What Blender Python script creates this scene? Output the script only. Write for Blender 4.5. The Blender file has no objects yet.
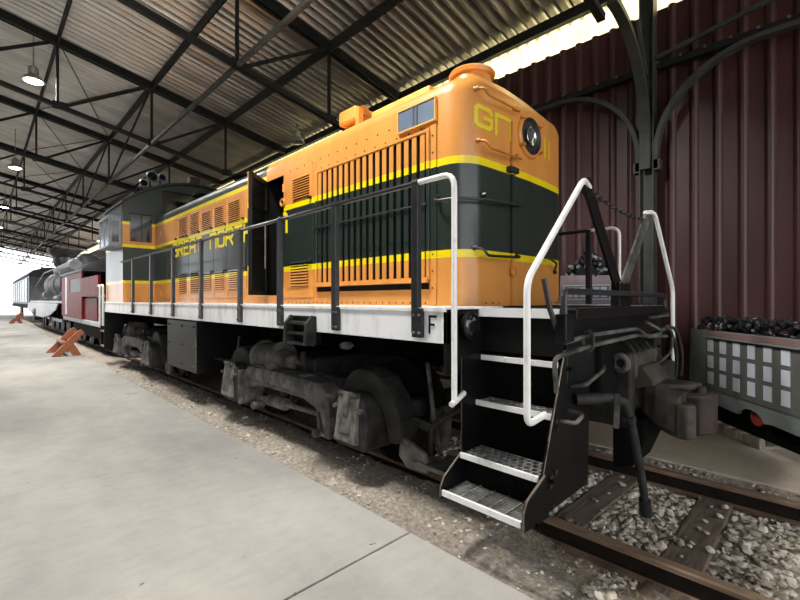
import bpy, bmesh, math, random
from mathutils import Vector, Matrix
random.seed(7)
sc = bpy.context.scene
C = sc.collection
PI = math.pi

# ------------------------------------------------------------------ camera, light, exposure
HEAD = math.atan(420 / 430.0)
cam = bpy.data.cameras.new('camera')
cam.sensor_width = 36; cam.lens = 430 / 800 * 36; cam.clip_end = 500
camo = bpy.data.objects.new('camera', cam); C.objects.link(camo)
camo.location = (-3.57, .055, 1.5); camo.rotation_euler = (PI / 2, 0, -HEAD)
sc.camera = camo
w = bpy.data.worlds.new('sky'); sc.world = w; w.use_nodes = True
bg = w.node_tree.nodes['Background']
bg.inputs[0].default_value = (0.93, 0.96, 1.0, 1); bg.inputs[1].default_value = 1.6
sun = bpy.data.lights.new('sun', 'SUN'); sun.energy = 4.0; sun.angle = 0.01; sun.color = (1, .95, .86)
suno = bpy.data.objects.new('sun', sun); C.objects.link(suno)
suno.rotation_euler = (0, math.radians(48), math.radians(-12))
sc.view_settings.view_transform = 'Standard'; sc.view_settings.look = 'None'
sc.view_settings.gamma = 1; sc.view_settings.use_curve_mapping = False
sc.view_settings.exposure = 0.95
sc.cycles.use_denoising = True
sc.cycles.max_bounces = 8; sc.cycles.diffuse_bounces = 5

# ------------------------------------------------------------------ materials
MATS = {}
def nodes(name):
    m = bpy.data.materials.new(name); m.use_nodes = True
    nt = m.node_tree; b = nt.nodes['Principled BSDF']
    return m, nt, b
def srgb(c):
    return tuple(((x / 255 + .055) / 1.055) ** 2.4 if x > 10 else x / 255 / 12.92 for x in c)
def noise(nt, scale, detail=4, rough=.6, stretch=(1, 1, 1)):
    g = nt.nodes.new('ShaderNodeNewGeometry'); mp = nt.nodes.new('ShaderNodeMapping')
    mp.inputs['Scale'].default_value = stretch
    nt.links.new(g.outputs['Position'], mp.inputs[0])
    n = nt.nodes.new('ShaderNodeTexNoise'); n.inputs['Scale'].default_value = scale
    n.inputs['Detail'].default_value = detail; n.inputs['Roughness'].default_value = rough
    nt.links.new(mp.outputs[0], n.inputs['Vector'])
    return n
def ramp(nt, src, stops, interp='LINEAR'):
    r = nt.nodes.new('ShaderNodeValToRGB'); r.color_ramp.interpolation = interp
    e = r.color_ramp.elements
    while len(e) > 1: e.remove(e[-1])
    e[0].position = stops[0][0]; e[0].color = (*stops[0][1], 1)
    for p, c in stops[1:]:
        x = e.new(p); x.color = (*c, 1)
    nt.links.new(src, r.inputs[0])
    return r
def mix(nt, fac, a, b, mode='MIX'):
    m = nt.nodes.new('ShaderNodeMix'); m.data_type = 'RGBA'; m.blend_type = mode
    for sock, v in ((m.inputs[0], fac), (m.inputs[6], a), (m.inputs[7], b)):
        if hasattr(v, 'is_output'): nt.links.new(v, sock)
        elif isinstance(v, (int, float)): sock.default_value = v
        else: sock.default_value = (*v, 1)
    return m.outputs[2]
def bump(nt, b, src, strength, dist):
    bm = nt.nodes.new('ShaderNodeBump'); bm.inputs['Strength'].default_value = strength
    bm.inputs['Distance'].default_value = dist
    nt.links.new(src, bm.inputs['Height']); nt.links.new(bm.outputs[0], b.inputs['Normal'])
def mat(name, c1, c2=None, rough=.6, metal=0, scale=6, stretch=(1, 1, 1), bumpv=0, bdist=.01, coat=0, lo=.35, hi=.65, detail=5, spec=.5):
    m, nt, b = nodes(name)
    c1 = srgb(c1); c2 = srgb(c2) if c2 else tuple(x * .8 for x in c1)
    n = noise(nt, scale, detail, .6, stretch)
    r = ramp(nt, n.outputs['Fac'], [(lo, c2), (hi, c1)])
    nt.links.new(r.outputs[0], b.inputs['Base Color'])
    b.inputs['Roughness'].default_value = rough; b.inputs['Metallic'].default_value = metal
    b.inputs['Coat Weight'].default_value = coat; b.inputs['Coat Roughness'].default_value = .12
    if bumpv: bump(nt, b, n.outputs['Fac'], bumpv, bdist)
    b.inputs['Specular IOR Level'].default_value = spec
    MATS[name] = m
    return m

ORANGE, GREEN, YELLOW = (212, 144, 70), (36, 46, 42), (236, 214, 14)
def band_mat(name, stops, rough=.32):
    m, nt, b = nodes(name)
    g = nt.nodes.new('ShaderNodeNewGeometry'); s = nt.nodes.new('ShaderNodeSeparateXYZ')
    nt.links.new(g.outputs['Position'], s.inputs[0])
    mr = nt.nodes.new('ShaderNodeMapRange'); mr.inputs[1].default_value = 1; mr.inputs[2].default_value = 5
    nt.links.new(s.outputs['Z'], mr.inputs[0])
    r = ramp(nt, mr.outputs[0], [((z - 1) / 4, srgb(c)) for z, c in stops], 'CONSTANT')
    n = noise(nt, 3, 6, .65, (1, 1, .25)); d = ramp(nt, n.outputs['Fac'], [(.3, (.78, .74, .7)), (.6, (1, 1, 1))])
    n2 = noise(nt, 45, 3, .6); d2 = ramp(nt, n2.outputs['Fac'], [(.25, (.9, .88, .86)), (.5, (1, 1, 1))])
    o = mix(nt, .8, r.outputs[0], d.outputs[0], 'MULTIPLY'); o = mix(nt, .5, o, d2.outputs[0], 'MULTIPLY')
    nt.links.new(o, b.inputs['Base Color'])
    rr = nt.nodes.new('ShaderNodeMapRange'); rr.inputs[3].default_value = rough + .14; rr.inputs[4].default_value = rough - .06
    nt.links.new(n.outputs['Fac'], rr.inputs[0]); nt.links.new(rr.outputs[0], b.inputs['Roughness'])
    b.inputs['Coat Weight'].default_value = .22; b.inputs['Coat Roughness'].default_value = .12
    bump(nt, b, noise(nt, 1.6, 2, .4).outputs['Fac'], .12, .03)
    MATS[name] = m
    return m
Z1, Z2, Z3, Z4, Z5, Z6 = 1.835, 1.905, 2.585, 2.65, 3.06, 3.12
band_mat('paint', [(1, ORANGE), (Z1, YELLOW), (Z2, GREEN), (Z3, YELLOW), (Z4, ORANGE)])
band_mat('paint_rear', [(1, ORANGE), (Z1, YELLOW), (Z2, GREEN), (Z3, YELLOW), (Z4, ORANGE), (Z5, YELLOW), (Z6, GREEN)])
mat('orange', ORANGE, (192, 120, 48), .35, scale=4, coat=.3)
mat('orange_dull', (205, 132, 50), (165, 104, 42), .55, scale=5)
mat('tan', (226, 176, 92), (205, 150, 70), .5, scale=5)
mat('letter_yellow', (236, 214, 20), (222, 198, 20), .4)
mat('letter_faded', (222, 204, 34), (214, 190, 40), .4)
mat('white_paint', (236, 238, 240), (206, 206, 202), .42, scale=7, stretch=(1, 1, .3), lo=.3, hi=.5, coat=.2)
mat('white_rail', (238, 238, 236), (214, 212, 206), .35, scale=14, lo=.3, hi=.45)
mat('black', (9, 9, 10), (17, 17, 18), .4, scale=5, bumpv=.1, spec=0.25)
mat('black_rail', (28, 29, 32), (40, 41, 44), .38, scale=12)
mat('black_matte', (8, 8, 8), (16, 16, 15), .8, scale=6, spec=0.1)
mat('door_inside', (18, 19, 19), (30, 30, 30), .5, scale=5, spec=0.2)
mat('truck_grey', (104, 102, 98), (48, 47, 45), .62, scale=7, bumpv=.25, bdist=.006, lo=.38, hi=.66, spec=0.3)
mat('truck_dark', (54, 53, 51), (24, 23, 22), .6, scale=7, bumpv=.2, bdist=.006, spec=0.25)
mat('truck_light', (122, 120, 115), (70, 67, 63), .6, scale=9, bumpv=.2, bdist=.004, spec=0.3)
mat('grease', (26, 25, 24), (48, 45, 42), .5, scale=8, bumpv=.2, spec=0.2)
mat('steel_worn', (128, 118, 108), (84, 72, 62), .38, metal=.7, scale=12)
mat('rail_rust', (158, 132, 110), (100, 80, 66), .62, metal=.2, scale=9, bumpv=.2, bdist=.003, stretch=(1, .25, 1))
mat('rail_web_shade', (44, 35, 29), (28, 22, 18), .75, scale=9, spec=.2)  # dark rust, deepened to paint in the shade under the railhead
mat('rail_head', (176, 152, 128), (132, 110, 90), .42, metal=.3, scale=10, stretch=(1, .15, 1))
mat('coupler_rust', (78, 72, 66), (42, 37, 34), .6, scale=6, bumpv=.3, bdist=.005, spec=0.25)
mat('knuckle', (66, 52, 50), (42, 34, 33), .6, scale=7, bumpv=.3, bdist=.004, spec=0.25)
mat('hose', (56, 56, 55), (40, 40, 40), .7, scale=14, spec=0.2)
mat('grating', (150, 150, 147), (96, 96, 94), .5, metal=0, scale=14)
mat('silver', (150, 154, 160), (112, 118, 126), .35, metal=.5, scale=5)
mat('wheel', (30, 28, 26), (16, 15, 14), .55, metal=.4, scale=8, spec=0.15)
mat('steel_frame', (38, 39, 38), (26, 27, 26), .55, scale=4, bumpv=.05, spec=0.25)
mat('steel_frame_light', (104, 104, 100), (76, 76, 73), .55, scale=4, spec=0.3)
mat('column_paint', (62, 66, 63), (46, 49, 47), .5, scale=5, bumpv=.05)
mat('wood_stain', (164, 94, 60), (122, 66, 42), .5, scale=10, stretch=(1, 1, 5))
mat('pallet_wood', (158, 150, 134), (116, 108, 94), .8, scale=9, stretch=(4, 4, 1))
mat('red_paint', (124, 8, 22), (90, 6, 16), .5, scale=4, spec=.2)
mat('dark_iron', (24, 25, 27), (40, 42, 45), .5, scale=3)
mat('grey_iron', (110, 114, 120), (76, 80, 86), .5, scale=3)
mat('pale_panel', (206, 212, 220), (174, 182, 192), .45, scale=3)
mat('mock_grey', (132, 140, 140), (116, 123, 123), .7, scale=4)
mat('mock_dark', (104, 106, 102), (92, 94, 91), .7, scale=4)
mat('mock_pink', (142, 112, 112), (120, 92, 92), .75, scale=4)
mat('mock_lilac', (170, 156, 162), (150, 136, 142), .75, scale=4)
mat('mock_red', (166, 60, 42), (140, 46, 34), .65, scale=4)
mat('mock_white', (218, 226, 236), (206, 214, 224), .6, scale=8)
mat('coal', (16, 17, 18), (34, 35, 37), .5, scale=20, spec=0.3)
mat('coal_grey', (150, 152, 156), (110, 112, 116), .5, scale=20)
mat('lamp_metal', (176, 172, 164), (150, 146, 138), .5, metal=.3)
mat('glass_dark', (18, 22, 26), (24, 28, 32), .08, scale=1, coat=1)
mat('hood_glass', (120, 132, 148), (100, 112, 130), .15, scale=2, coat=.6)
mat('curtain', (74, 82, 92), (62, 70, 80), .8)
mat('reflector', (210, 214, 220), (180, 186, 194), .12, metal=.9)

def emis(name, col, s):
    m, nt, b = nodes(name); b.inputs['Emission Color'].default_value = (*col, 1); b.inputs['Emission Strength'].default_value = s
    MATS[name] = m
emis('lamp_glow', (1, .97, .9), 22)

def concrete(name, c1, c2, c3, rough=.78):
    m, nt, b = nodes(name)
    n = noise(nt, .55, 6, .62, (1, .55, 1)); r = ramp(nt, n.outputs['Fac'], [(.34, srgb(c2)), (.62, srgb(c1))])
    n3 = noise(nt, 5, 5, .7, (1, 2.6, 1)); d3 = ramp(nt, n3.outputs['Fac'], [(.25, (.86, .84, .82)), (.55, (1, 1, 1))])
    o = mix(nt, .8, r.outputs[0], d3.outputs[0], 'MULTIPLY')
    n2 = noise(nt, 9, 2, .5, (1, 1.8, 1)); sp = ramp(nt, n2.outputs['Fac'], [(.235, (1, 1, 1)), (.27, (0, 0, 0))])
    o = mix(nt, sp.outputs[0], o, srgb(c3))
    g = nt.nodes.new('ShaderNodeNewGeometry'); wv = nt.nodes.new('ShaderNodeMapping'); wv.inputs['Scale'].default_value = (.35, .8, 1)
    nt.links.new(g.outputs['Position'], wv.inputs[0])
    nd = nt.nodes.new('ShaderNodeTexNoise'); nd.inputs['Scale'].default_value = 3; nd.inputs['Detail'].default_value = 4
    nt.links.new(wv.outputs[0], nd.inputs['Vector'])
    ad = nt.nodes.new('ShaderNodeVectorMath'); ad.operation = 'ADD'
    sca = nt.nodes.new('ShaderNodeVectorMath'); sca.operation = 'SCALE'; sca.inputs['Scale'].default_value = .35
    nt.links.new(nd.outputs['Color'], sca.inputs[0]); nt.links.new(wv.outputs[0], ad.inputs[0]); nt.links.new(sca.outputs[0], ad.inputs[1])
    v = nt.nodes.new('ShaderNodeTexVoronoi'); v.feature = 'DISTANCE_TO_EDGE'; v.inputs['Scale'].default_value = .7
    nt.links.new(ad.outputs[0], v.inputs['Vector'])
    cr = ramp(nt, v.outputs['Distance'], [(.0, (1, 1, 1)), (.0022, (0, 0, 0))])
    pm = noise(nt, 1.1, 3); pmr = ramp(nt, pm.outputs['Fac'], [(.54, (0, 0, 0)), (.62, (.7, .7, .7))])
    cf = mix(nt, 1.0, cr.outputs[0], pmr.outputs[0], 'MULTIPLY')
    o = mix(nt, cf, o, srgb(c3))
    nt.links.new(o, b.inputs['Base Color']); b.inputs['Roughness'].default_value = rough
    nb = noise(nt, 60, 4, .7); bump(nt, b, nb.outputs['Fac'], .12, .004)
    MATS[name] = m
concrete('concrete', (172, 169, 162), (130, 129, 126), (96, 90, 82))
concrete('concrete_warm', (214, 202, 182), (184, 172, 154), (96, 84, 70), .85)

def dirt(name, cols, scale, bumpv, bdist):
    m, nt, b = nodes(name)
    n = noise(nt, scale, 9, .72); r = ramp(nt, n.outputs['Fac'], [(.3, srgb(cols[0])), (.5, srgb(cols[1])), (.68, srgb(cols[2]))])
    n2 = noise(nt, .9, 4); d = ramp(nt, n2.outputs['Fac'], [(.3, (.7, .68, .66)), (.6, (1, 1, 1))])
    o = mix(nt, .8, r.outputs[0], d.outputs[0], 'MULTIPLY')
    nt.links.new(o, b.inputs['Base Color']); b.inputs['Roughness'].default_value = .95
    bump(nt, b, n.outputs['Fac'], bumpv, bdist)
    MATS[name] = m
dirt('dirt', [(112, 104, 95), (168, 158, 145), (206, 198, 186)], 26, .9, .03)
dirt('yard', [(170, 160, 145), (196, 186, 170), (214, 206, 192)], 4, .4, .03)
mat('stone_pale', (226, 218, 204), (190, 181, 166), .85, scale=20)
mat('stone_mid', (186, 175, 158), (148, 137, 121), .85, scale=20)
mat('stone_dark', (136, 126, 114), (100, 92, 84), .85, scale=20)
mat('tie_wood', (128, 113, 99), (88, 76, 66), .85, scale=7, stretch=(.6, 5, 5), bumpv=.4, bdist=.01)
mat('straw', (164, 146, 112), (118, 102, 76), .9, scale=20)
def wall_mat():
    m, nt, b = nodes('wall_maroon')
    n = noise(nt, 1.2, 5, .6, (1, 1, .25)); r = ramp(nt, n.outputs['Fac'], [(.3, srgb((54, 31, 31))), (.65, srgb((78, 46, 45)))])
    n2 = noise(nt, 8, 5, .7, (1, 1, .12)); d = ramp(nt, n2.outputs['Fac'], [(.3, (.8, .78, .78)), (.6, (1, 1, 1))])
    nt.links.new(mix(nt, .7, r.outputs[0], d.outputs[0], 'MULTIPLY'), b.inputs['Base Color'])
    b.inputs['Roughness'].default_value = .4; MATS['wall_maroon'] = m
wall_mat()
mat('roof_metal', (206, 204, 200), (168, 165, 160), .34, metal=.85, scale=2.2, stretch=(.3, 1, 1), lo=.3, hi=.7)
def translucent():
    m, nt, b = nodes('translucent_sheet')
    t = nt.nodes.new('ShaderNodeBsdfTranslucent'); t.inputs[0].default_value = (*srgb((255, 240, 150)), 1)
    d = nt.nodes.new('ShaderNodeBsdfDiffuse'); d.inputs[0].default_value = (*srgb((238, 232, 205)), 1)
    mx = nt.nodes.new('ShaderNodeMixShader'); mx.inputs[0].default_value = .25
    n = noise(nt, 3, 4, .6, (1, 3, .5)); r = ramp(nt, n.outputs['Fac'], [(.3, srgb((246, 238, 196))), (.6, srgb((255, 250, 222)))])
    nt.links.new(r.outputs[0], t.inputs[0])
    nt.links.new(t.outputs[0], mx.inputs[1]); nt.links.new(d.outputs[0], mx.inputs[2])
    nt.links.new(mx.outputs[0], nt.nodes['Material Output'].inputs[0]); MATS['translucent_sheet'] = m
translucent()
def clear_glass(name, tint):
    m, nt, b = nodes(name)
    b.inputs['Base Color'].default_value = (*tint, 1); b.inputs['Roughness'].default_value = .03
    b.inputs['Transmission Weight'].default_value = .92; b.inputs['IOR'].default_value = 1.25
    MATS[name] = m
clear_glass('lens_glass', (.9, .94, .95))

# ------------------------------------------------------------------ mesh helpers
class MB:
    def __init__(s): s.v = []; s.f = []
    def add(s, vs, fs):
        o = len(s.v); s.v += [tuple(x) for x in vs]; s.f += [tuple(i + o for i in f) for f in fs]; return s
    def box(s, x0, x1, y0, y1, z0, z1):
        vs = [(x, y, z) for x in (x0, x1) for y in (y0, y1) for z in (z0, z1)]
        return s.add(vs, [(0, 1, 3, 2), (4, 6, 7, 5), (0, 4, 5, 1), (2, 3, 7, 6), (0, 2, 6, 4), (1, 5, 7, 3)])
    def bar(s, p, q, a, b, up=(0, 0, 1)):
        p = Vector(p); q = Vector(q); d = (q - p).normalized(); up = Vector(up)
        if abs(d.dot(up)) > .98: up = Vector((1, 0, 0))
        r = d.cross(up).normalized(); u = r.cross(d).normalized()
        vs = [c + r * sx * a / 2 + u * sy * b / 2 for c in (p, q) for sx in (-1, 1) for sy in (-1, 1)]
        return s.add(vs, [(0, 1, 3, 2), (4, 6, 7, 5), (0, 4, 5, 1), (2, 3, 7, 6), (0, 2, 6, 4), (1, 5, 7, 3)])
    def tube(s, pts, r, n=8, cap=True, round_=0):
        pts = [Vector(p) for p in pts]
        if round_:
            out = [pts[0]]
            for i in range(1, len(pts) - 1):
                a, b, c = pts[i - 1], pts[i], pts[i + 1]
                d1 = min(round_, (a - b).length * .45); d2 = min(round_, (c - b).length * .45)
                p1 = b + (a - b).normalized() * d1; p2 = b + (c - b).normalized() * d2
                for k in range(6):
                    t = k / 5; out.append(p1 * (1 - t) ** 2 + b * 2 * t * (1 - t) + p2 * t * t)
            out.append(pts[-1]); pts = out
        rs = r if isinstance(r, (list, tuple)) else [r] * len(pts)
        ref = None; rings = []
        for i, p in enumerate(pts):
            d = (pts[min(i + 1, len(pts) - 1)] - pts[max(i - 1, 0)]).normalized()
            if ref is None: ref = Vector((0, 0, 1)) if abs(d.z) < .9 else Vector((1, 0, 0))
            x = d.cross(ref)
            if x.length < 1e-4: ref = Vector((0, 1, 0)); x = d.cross(ref)
            x.normalize(); y = x.cross(d); ref = y
            rings.append([p + (x * math.cos(2 * PI * k / n) + y * math.sin(2 * PI * k / n)) * rs[i] for k in range(n)])
        vs = [v for rg in rings for v in rg]; fs = []
        for i in range(len(rings) - 1):
            for k in range(n):
                a = i * n + k; b = i * n + (k + 1) % n
                fs.append((a, b, b + n, a + n))
        if cap: fs += [tuple(reversed(range(n))), tuple(range((len(rings) - 1) * n, len(rings) * n))]
        return s.add(vs, fs)
    def cyl(s, p, q, r, r2=None, n=16):
        p = Vector(p); q = Vector(q)
        return s.tube([p, q], [r, r if r2 is None else r2], n)
    def lathe(s, base, axis, prof, n=20):
        # prof: (distance along axis, radius)
        base = Vector(base); d = Vector(axis).normalized()
        up = Vector((0, 0, 1)) if abs(d.z) < .9 else Vector((1, 0, 0))
        x = d.cross(up).normalized(); y = x.cross(d)
        vs = []; fs = []
        for h, r in prof:
            vs += [base + d * h + (x * math.cos(2 * PI * k / n) + y * math.sin(2 * PI * k / n)) * r for k in range(n)]
        m = len(prof)
        for i in range(m - 1):
            for k in range(n):
                a = i * n + k; b = i * n + (k + 1) % n; fs.append((a, b, b + n, a + n))
        fs += [tuple(reversed(range(n))), tuple(range((m - 1) * n, m * n))]
        return s.add(vs, fs)
    def ring(s, c, axis, R_, r, n=24, m=8):
        c = Vector(c); d = Vector(axis).normalized(); up = Vector((0, 0, 1)) if abs(d.z) < .9 else Vector((1, 0, 0))
        x = d.cross(up).normalized(); y = x.cross(d); vs = []; fs = []
        for i in range(n):
            a = 2 * PI * i / n; e = x * math.cos(a) + y * math.sin(a)
            vs += [c + e * (R_ + r * math.cos(2 * PI * k / m)) + d * r * math.sin(2 * PI * k / m) for k in range(m)]
        for i in range(n):
            for k in range(m): fs.append((i * m + k, i * m + (k + 1) % m, (i + 1) % n * m + (k + 1) % m, (i + 1) % n * m + k))
        return s.add(vs, fs)
    def prism(s, poly, axis, a0, a1):
        # poly: 2d points; axis 'x': (y,z); 'y': (x,z); 'z': (x,y)
        def P(p, a): return (a, p[0], p[1]) if axis == 'x' else (p[0], a, p[1]) if axis == 'y' else (p[0], p[1], a)
        n = len(poly); vs = [P(p, a0) for p in poly] + [P(p, a1) for p in poly]
        fs = [tuple(range(n)), tuple(reversed(range(n, 2 * n)))] + [(i, i + n, (i + 1) % n + n, (i + 1) % n) for i in range(n)]
        return s.add(vs, fs)
    def arcbar(s, pts, wdt, hgt, side):
        # a flat bar swept along pts; side: unit vector of its width
        pts = [Vector(p) for p in pts]; side = Vector(side); n = len(pts); vs = []; fs = []
        for i, p in enumerate(pts):
            d = (pts[min(i + 1, n - 1)] - pts[max(i - 1, 0)]).normalized(); nr = d.cross(side).normalized()
            vs += [p + side * a * wdt / 2 + nr * b * hgt / 2 for a, b in ((-1, -1), (1, -1), (1, 1), (-1, 1))]
        for i in range(n - 1):
            for k in range(4):
                a = i * 4 + k; b = i * 4 + (k + 1) % 4; fs.append((a, b, b + 4, a + 4))
        fs += [(3, 2, 1, 0), tuple(range(4 * n - 4, 4 * n))]
        return s.add(vs, fs)
    def mesh(s, name, m, smooth=False):
        me = bpy.data.meshes.new(name); me.from_pydata(s.v, [], s.f)
        bm = bmesh.new(); bm.from_mesh(me); bmesh.ops.recalc_face_normals(bm, faces=bm.faces); bm.to_mesh(me); bm.free()
        me.materials.append(MATS[m])
        if smooth:
            me.polygons.foreach_set('use_smooth', [True] * len(me.polygons)); me.set_sharp_from_angle(angle=math.radians(42))
        return me
    def build(s, name, m, parent=None, smooth=False, bev=0):
        return link(name, s.mesh(name, m, smooth), parent, bev=bev)

def link(name, me, parent=None, loc=None, rot=None, scale=None, bev=0):
    o = bpy.data.objects.new(name, me); C.objects.link(o)
    if loc is not None: o.location = loc
    if rot is not None: o.rotation_euler = rot
    if scale is not None: o.scale = scale
    if parent is not None:
        o.parent = parent
        o.matrix_parent_inverse = W[parent.name].inverted()
    W[o.name] = Matrix.LocRotScale(Vector(loc or (0, 0, 0)), None, None) if rot is None and scale is None else \
        Matrix.LocRotScale(Vector(loc or (0, 0, 0)), bpy.data.objects[o.name].rotation_euler.to_quaternion(), Vector(scale or (1, 1, 1)))
    if bev:
        md = o.modifiers.new('bevel', 'BEVEL'); md.width = bev; md.segments = 2; md.limit_method = 'ANGLE'
    return o
W = {}
def thing(name, label, cat, loc, group=None):
    o = bpy.data.objects.new(name, None); C.objects.link(o); o.location = loc; o.empty_display_size = .2
    W[o.name] = Matrix.Translation(Vector(loc)); o['label'] = label; o['category'] = cat
    if group: o['group'] = group
    return o
def struct(name, loc=(0, 0, 0)):
    o = bpy.data.objects.new(name, None); C.objects.link(o); o.location = loc; W[o.name] = Matrix.Translation(Vector(loc))
    o['kind'] = 'structure'; return o

# ------------------------------------------------------------------ ground, platform, track
YF = 62.0
g = MB().add([(-160, -80, -.32), (160, -80, -.32), (160, 240, -.32), (-160, 240, -.32)], [(0, 1, 2, 3)]).build('ground', 'yard')
g['kind'] = 'structure'
floor = struct('floor')
joints = [-14, -4, 2.0, 14, 26, 38, 50, YF]
for a, b in zip(joints[:-1], joints[1:]):
    MB().box(-14, -1.58, a + .006, b - .006, -.3, 0).build('slab', 'concrete', floor, bev=.008)
for a, b in ((-14, -3.2), (-3.2, 6.0), (6, 18), (18, 30), (30, 42), (42, YF)):
    o = MB().box(1.02, 3.3, a + .006, b - .006, -.3, 0).build('slab', 'concrete_warm', floor, bev=.008)

def bedz(x, y):
    pts = [(-1.6, -.045), (-1.35, -.06), (-1.0, -.12), (-.8, -.16), (0, -.15), (.85, -.16), (.93, -.05), (1.03, -.012)]
    for (a, za), (b, zb) in zip(pts[:-1], pts[1:]):
        if x <= b:
            t = (x - a) / (b - a); z = za + (zb - za) * max(0, t); break
    else: z = pts[-1][1]
    if x < -.79:
        k = min(1, max(0, (y - 1.25) / .5)); z += k * (.10 if x > -1.1 else .10 * max(0, 1 - (-1.1 - x) / .35))
    elif abs(x) < .7: z += min(1, max(0, (y - 2.6) / .8)) * .06
    n = math.sin(x * 13.1 + y * 4.7) * math.sin(y * 9.3 - x * 5.1) * .012 + math.sin(x * 41 + y * 23) * math.sin(y * 37 - x * 19) * .007
    return z + n
ys = [-3 + .07 * i for i in range(160)]
while ys[-1] < YF: ys.append(ys[-1] + .07 + (ys[-1] - 8) * .03)
xs = [-1.6 + .0526 * i for i in range(51)]
vs = [(x, y, bedz(x, y) + (random.random() - .5) * .008) for y in ys for x in xs]; nx = len(xs)
fs = [(j * nx + i, j * nx + i + 1, (j + 1) * nx + i + 1, (j + 1) * nx + i) for j in range(len(ys) - 1) for i in range(nx - 1)]
bed = MB().add(vs, fs).build('track_bed', 'dirt', smooth=True); bed['kind'] = 'structure'

track = thing('railway_track', 'rusty steel railway track on wooden ties under the orange locomotive', 'track', (0, 6, -.15))
prof = [(-.066, -.158), (.066, -.158), (.066, -.146), (.012, -.125), (.010, -.045), (.034, -.034), (.034, -.006), (.026, 0), (-.026, 0), (-.034, -.006), (-.034, -.034), (-.010, -.045), (-.012, -.125), (-.066, -.146)]
for x in (-.755, .755):
    r = MB().prism([(a + x, b) for a, b in prof], 'y', -4, YF).build('rail', 'rail_web_shade', track, bev=0)
    MB().prism([(x - .037, -.030), (x - .037, -.007), (x - .028, .0015), (x + .028, .0015), (x + .037, -.007), (x + .037, -.030)], 'y', -4, YF).build('rail_head', 'rail_rust', r)
    MB().box(x - .024, x + .024, -4, YF, .0, .003).build('running_surface', 'rail_head', r)
    MB().prism([(x - .07, -.16), (x - .07, -.143), (x - .02, -.128), (x + .02, -.128), (x + .07, -.143), (x + .07, -.16)], 'y', -4, YF).build('rail_foot', 'rail_rust', r)
y = -3.45; TIES = []
tme = [MB().box(-1.22, 1.22, -.115, .115, -.17, 0).mesh('tie', 'tie_wood') for _ in range(1)][0]
while y < 30:
    o = link('tie', tme, track, (random.uniform(-.04, .04), y, -.128 + random.uniform(-.006, .006)), (0, 0, random.uniform(-.02, .02)))
    md = o.modifiers.new('bevel', 'BEVEL'); md.width = .012; md.segments = 2
    TIES.append(y); y += .70

def rock(seed):
    rnd = random.Random(seed); bm = bmesh.new(); bmesh.ops.create_icosphere(bm, subdivisions=1, radius=1)
    for v in bm.verts: v.co *= rnd.uniform(.72, 1.2)
    vs = [v.co.copy() for v in bm.verts]; fs = [tuple(v.index for v in f.verts) for f in bm.faces]; bm.free(); return vs, fs
ROCKS = [rock(i) for i in range(8)]
RM = []
for i, (v, f) in enumerate(ROCKS):
    RM.append(MB().add(v, f).mesh('stone', ['stone_pale', 'stone_mid', 'stone_pale', 'stone_mid', 'stone_pale', 'stone_dark', 'stone_pale', 'stone_mid'][i]))
cl = Vector(camo.location)
spots = []
def on_tie(x, y): return any(abs(y - t) < .125 for t in TIES)
def scatter(n, x0, x1, y0, y1, s0, s1, keep=lambda x, y: True):
    for _ in range(n):
        x = random.uniform(x0, x1); y = random.uniform(y0, y1)
        if abs(abs(x) - .755) < .075 or not keep(x, y): continue
        sz = random.uniform(s0, s1) * (1 if random.random() > .15 else 1.35)
        if on_tie(x, y) and random.random() > .04: continue
        spots.append((x, y, sz))
scatter(6500, -.67, .67, -1.6, 3.2, .012, .036)
scatter(1500, -1.25, -.83, -1.4, 1.05, .010, .028)
scatter(700, -1.55, -.83, .4, 4.2, .006, .016)
scatter(500, .84, 1.0, -1.5, 3, .012, .026)
scatter(900, -1.5, -.8, 4, 12, .008, .022)
def face(x, y): return (math.cos(HEAD) * y + math.sin(HEAD) * (x - cl.x))
def inview(x, y):
    f = face(x, y); r = -y * math.sin(HEAD) + (x - cl.x) * math.cos(HEAD)
    return f > .3 and abs(r / f) < .93 and 1.6 / f * 440 < 320
vis = sorted([s for s in spots if inview(s[0], s[1]) and s[1] < 1.6], key=lambda s: -s[2] / face(s[0], s[1]))
near = set(vis[:300])
rest = {'stone_pale': MB(), 'stone_mid': MB(), 'stone_dark': MB()}
for s in spots:
    x, y, sz = s; z = bedz(x, y) + sz * .2
    if on_tie(x, y): z = -.128 + sz * .5
    k = random.randrange(8); rot = (random.gauss(0, .3), random.gauss(0, .3), random.uniform(0, 6)); sca = (sz, sz * random.uniform(.7, 1.1), sz * random.uniform(.34, .62))
    if s in near: link('stone', RM[k], bed, (x, y, z), rot, sca)
    else:
        Mx = Matrix.LocRotScale(Vector((x, y, z)), Matrix.Rotation(rot[0], 3, 'X').to_quaternion() @ Matrix.Rotation(rot[2], 3, 'Z').to_quaternion(), Vector(sca))
        v, f = ROCKS[k]; rest[RM[k].materials[0].name].add([Mx @ p for p in v], f)
for k, m in rest.items():
    o = m.build('gravel', k, bed); o['kind'] = 'stuff'
# dry grass and chaff along the rail by the steps
m = MB()
for _ in range(900):
    if random.random() < .6: x = random.uniform(-1.15, -.83); y = random.gauss(1.15, .45)
    else: x = random.uniform(-1.5, -.85); y = random.uniform(.4, 5)
    z = bedz(x, y); a = random.uniform(0, 6.28); l = random.uniform(.02, .06); h = random.uniform(.0, .035)
    d = Vector((math.cos(a), math.sin(a), 0)); n = Vector((-d.y, d.x, 0)) * .0022; p = Vector((x, y, z + .004))
    q = p + d * l + Vector((0, 0, h))
    m.add([p - n, p + n, q + n * .3, q - n * .3, p - n + Vector((0, 0, -.003)), p + n + Vector((0, 0, -.003))], [(0, 1, 2, 3), (0, 4, 5, 1), (4, 3, 2, 5)])
o = m.build('dry_grass', 'straw', bed); o['kind'] = 'stuff'

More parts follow.
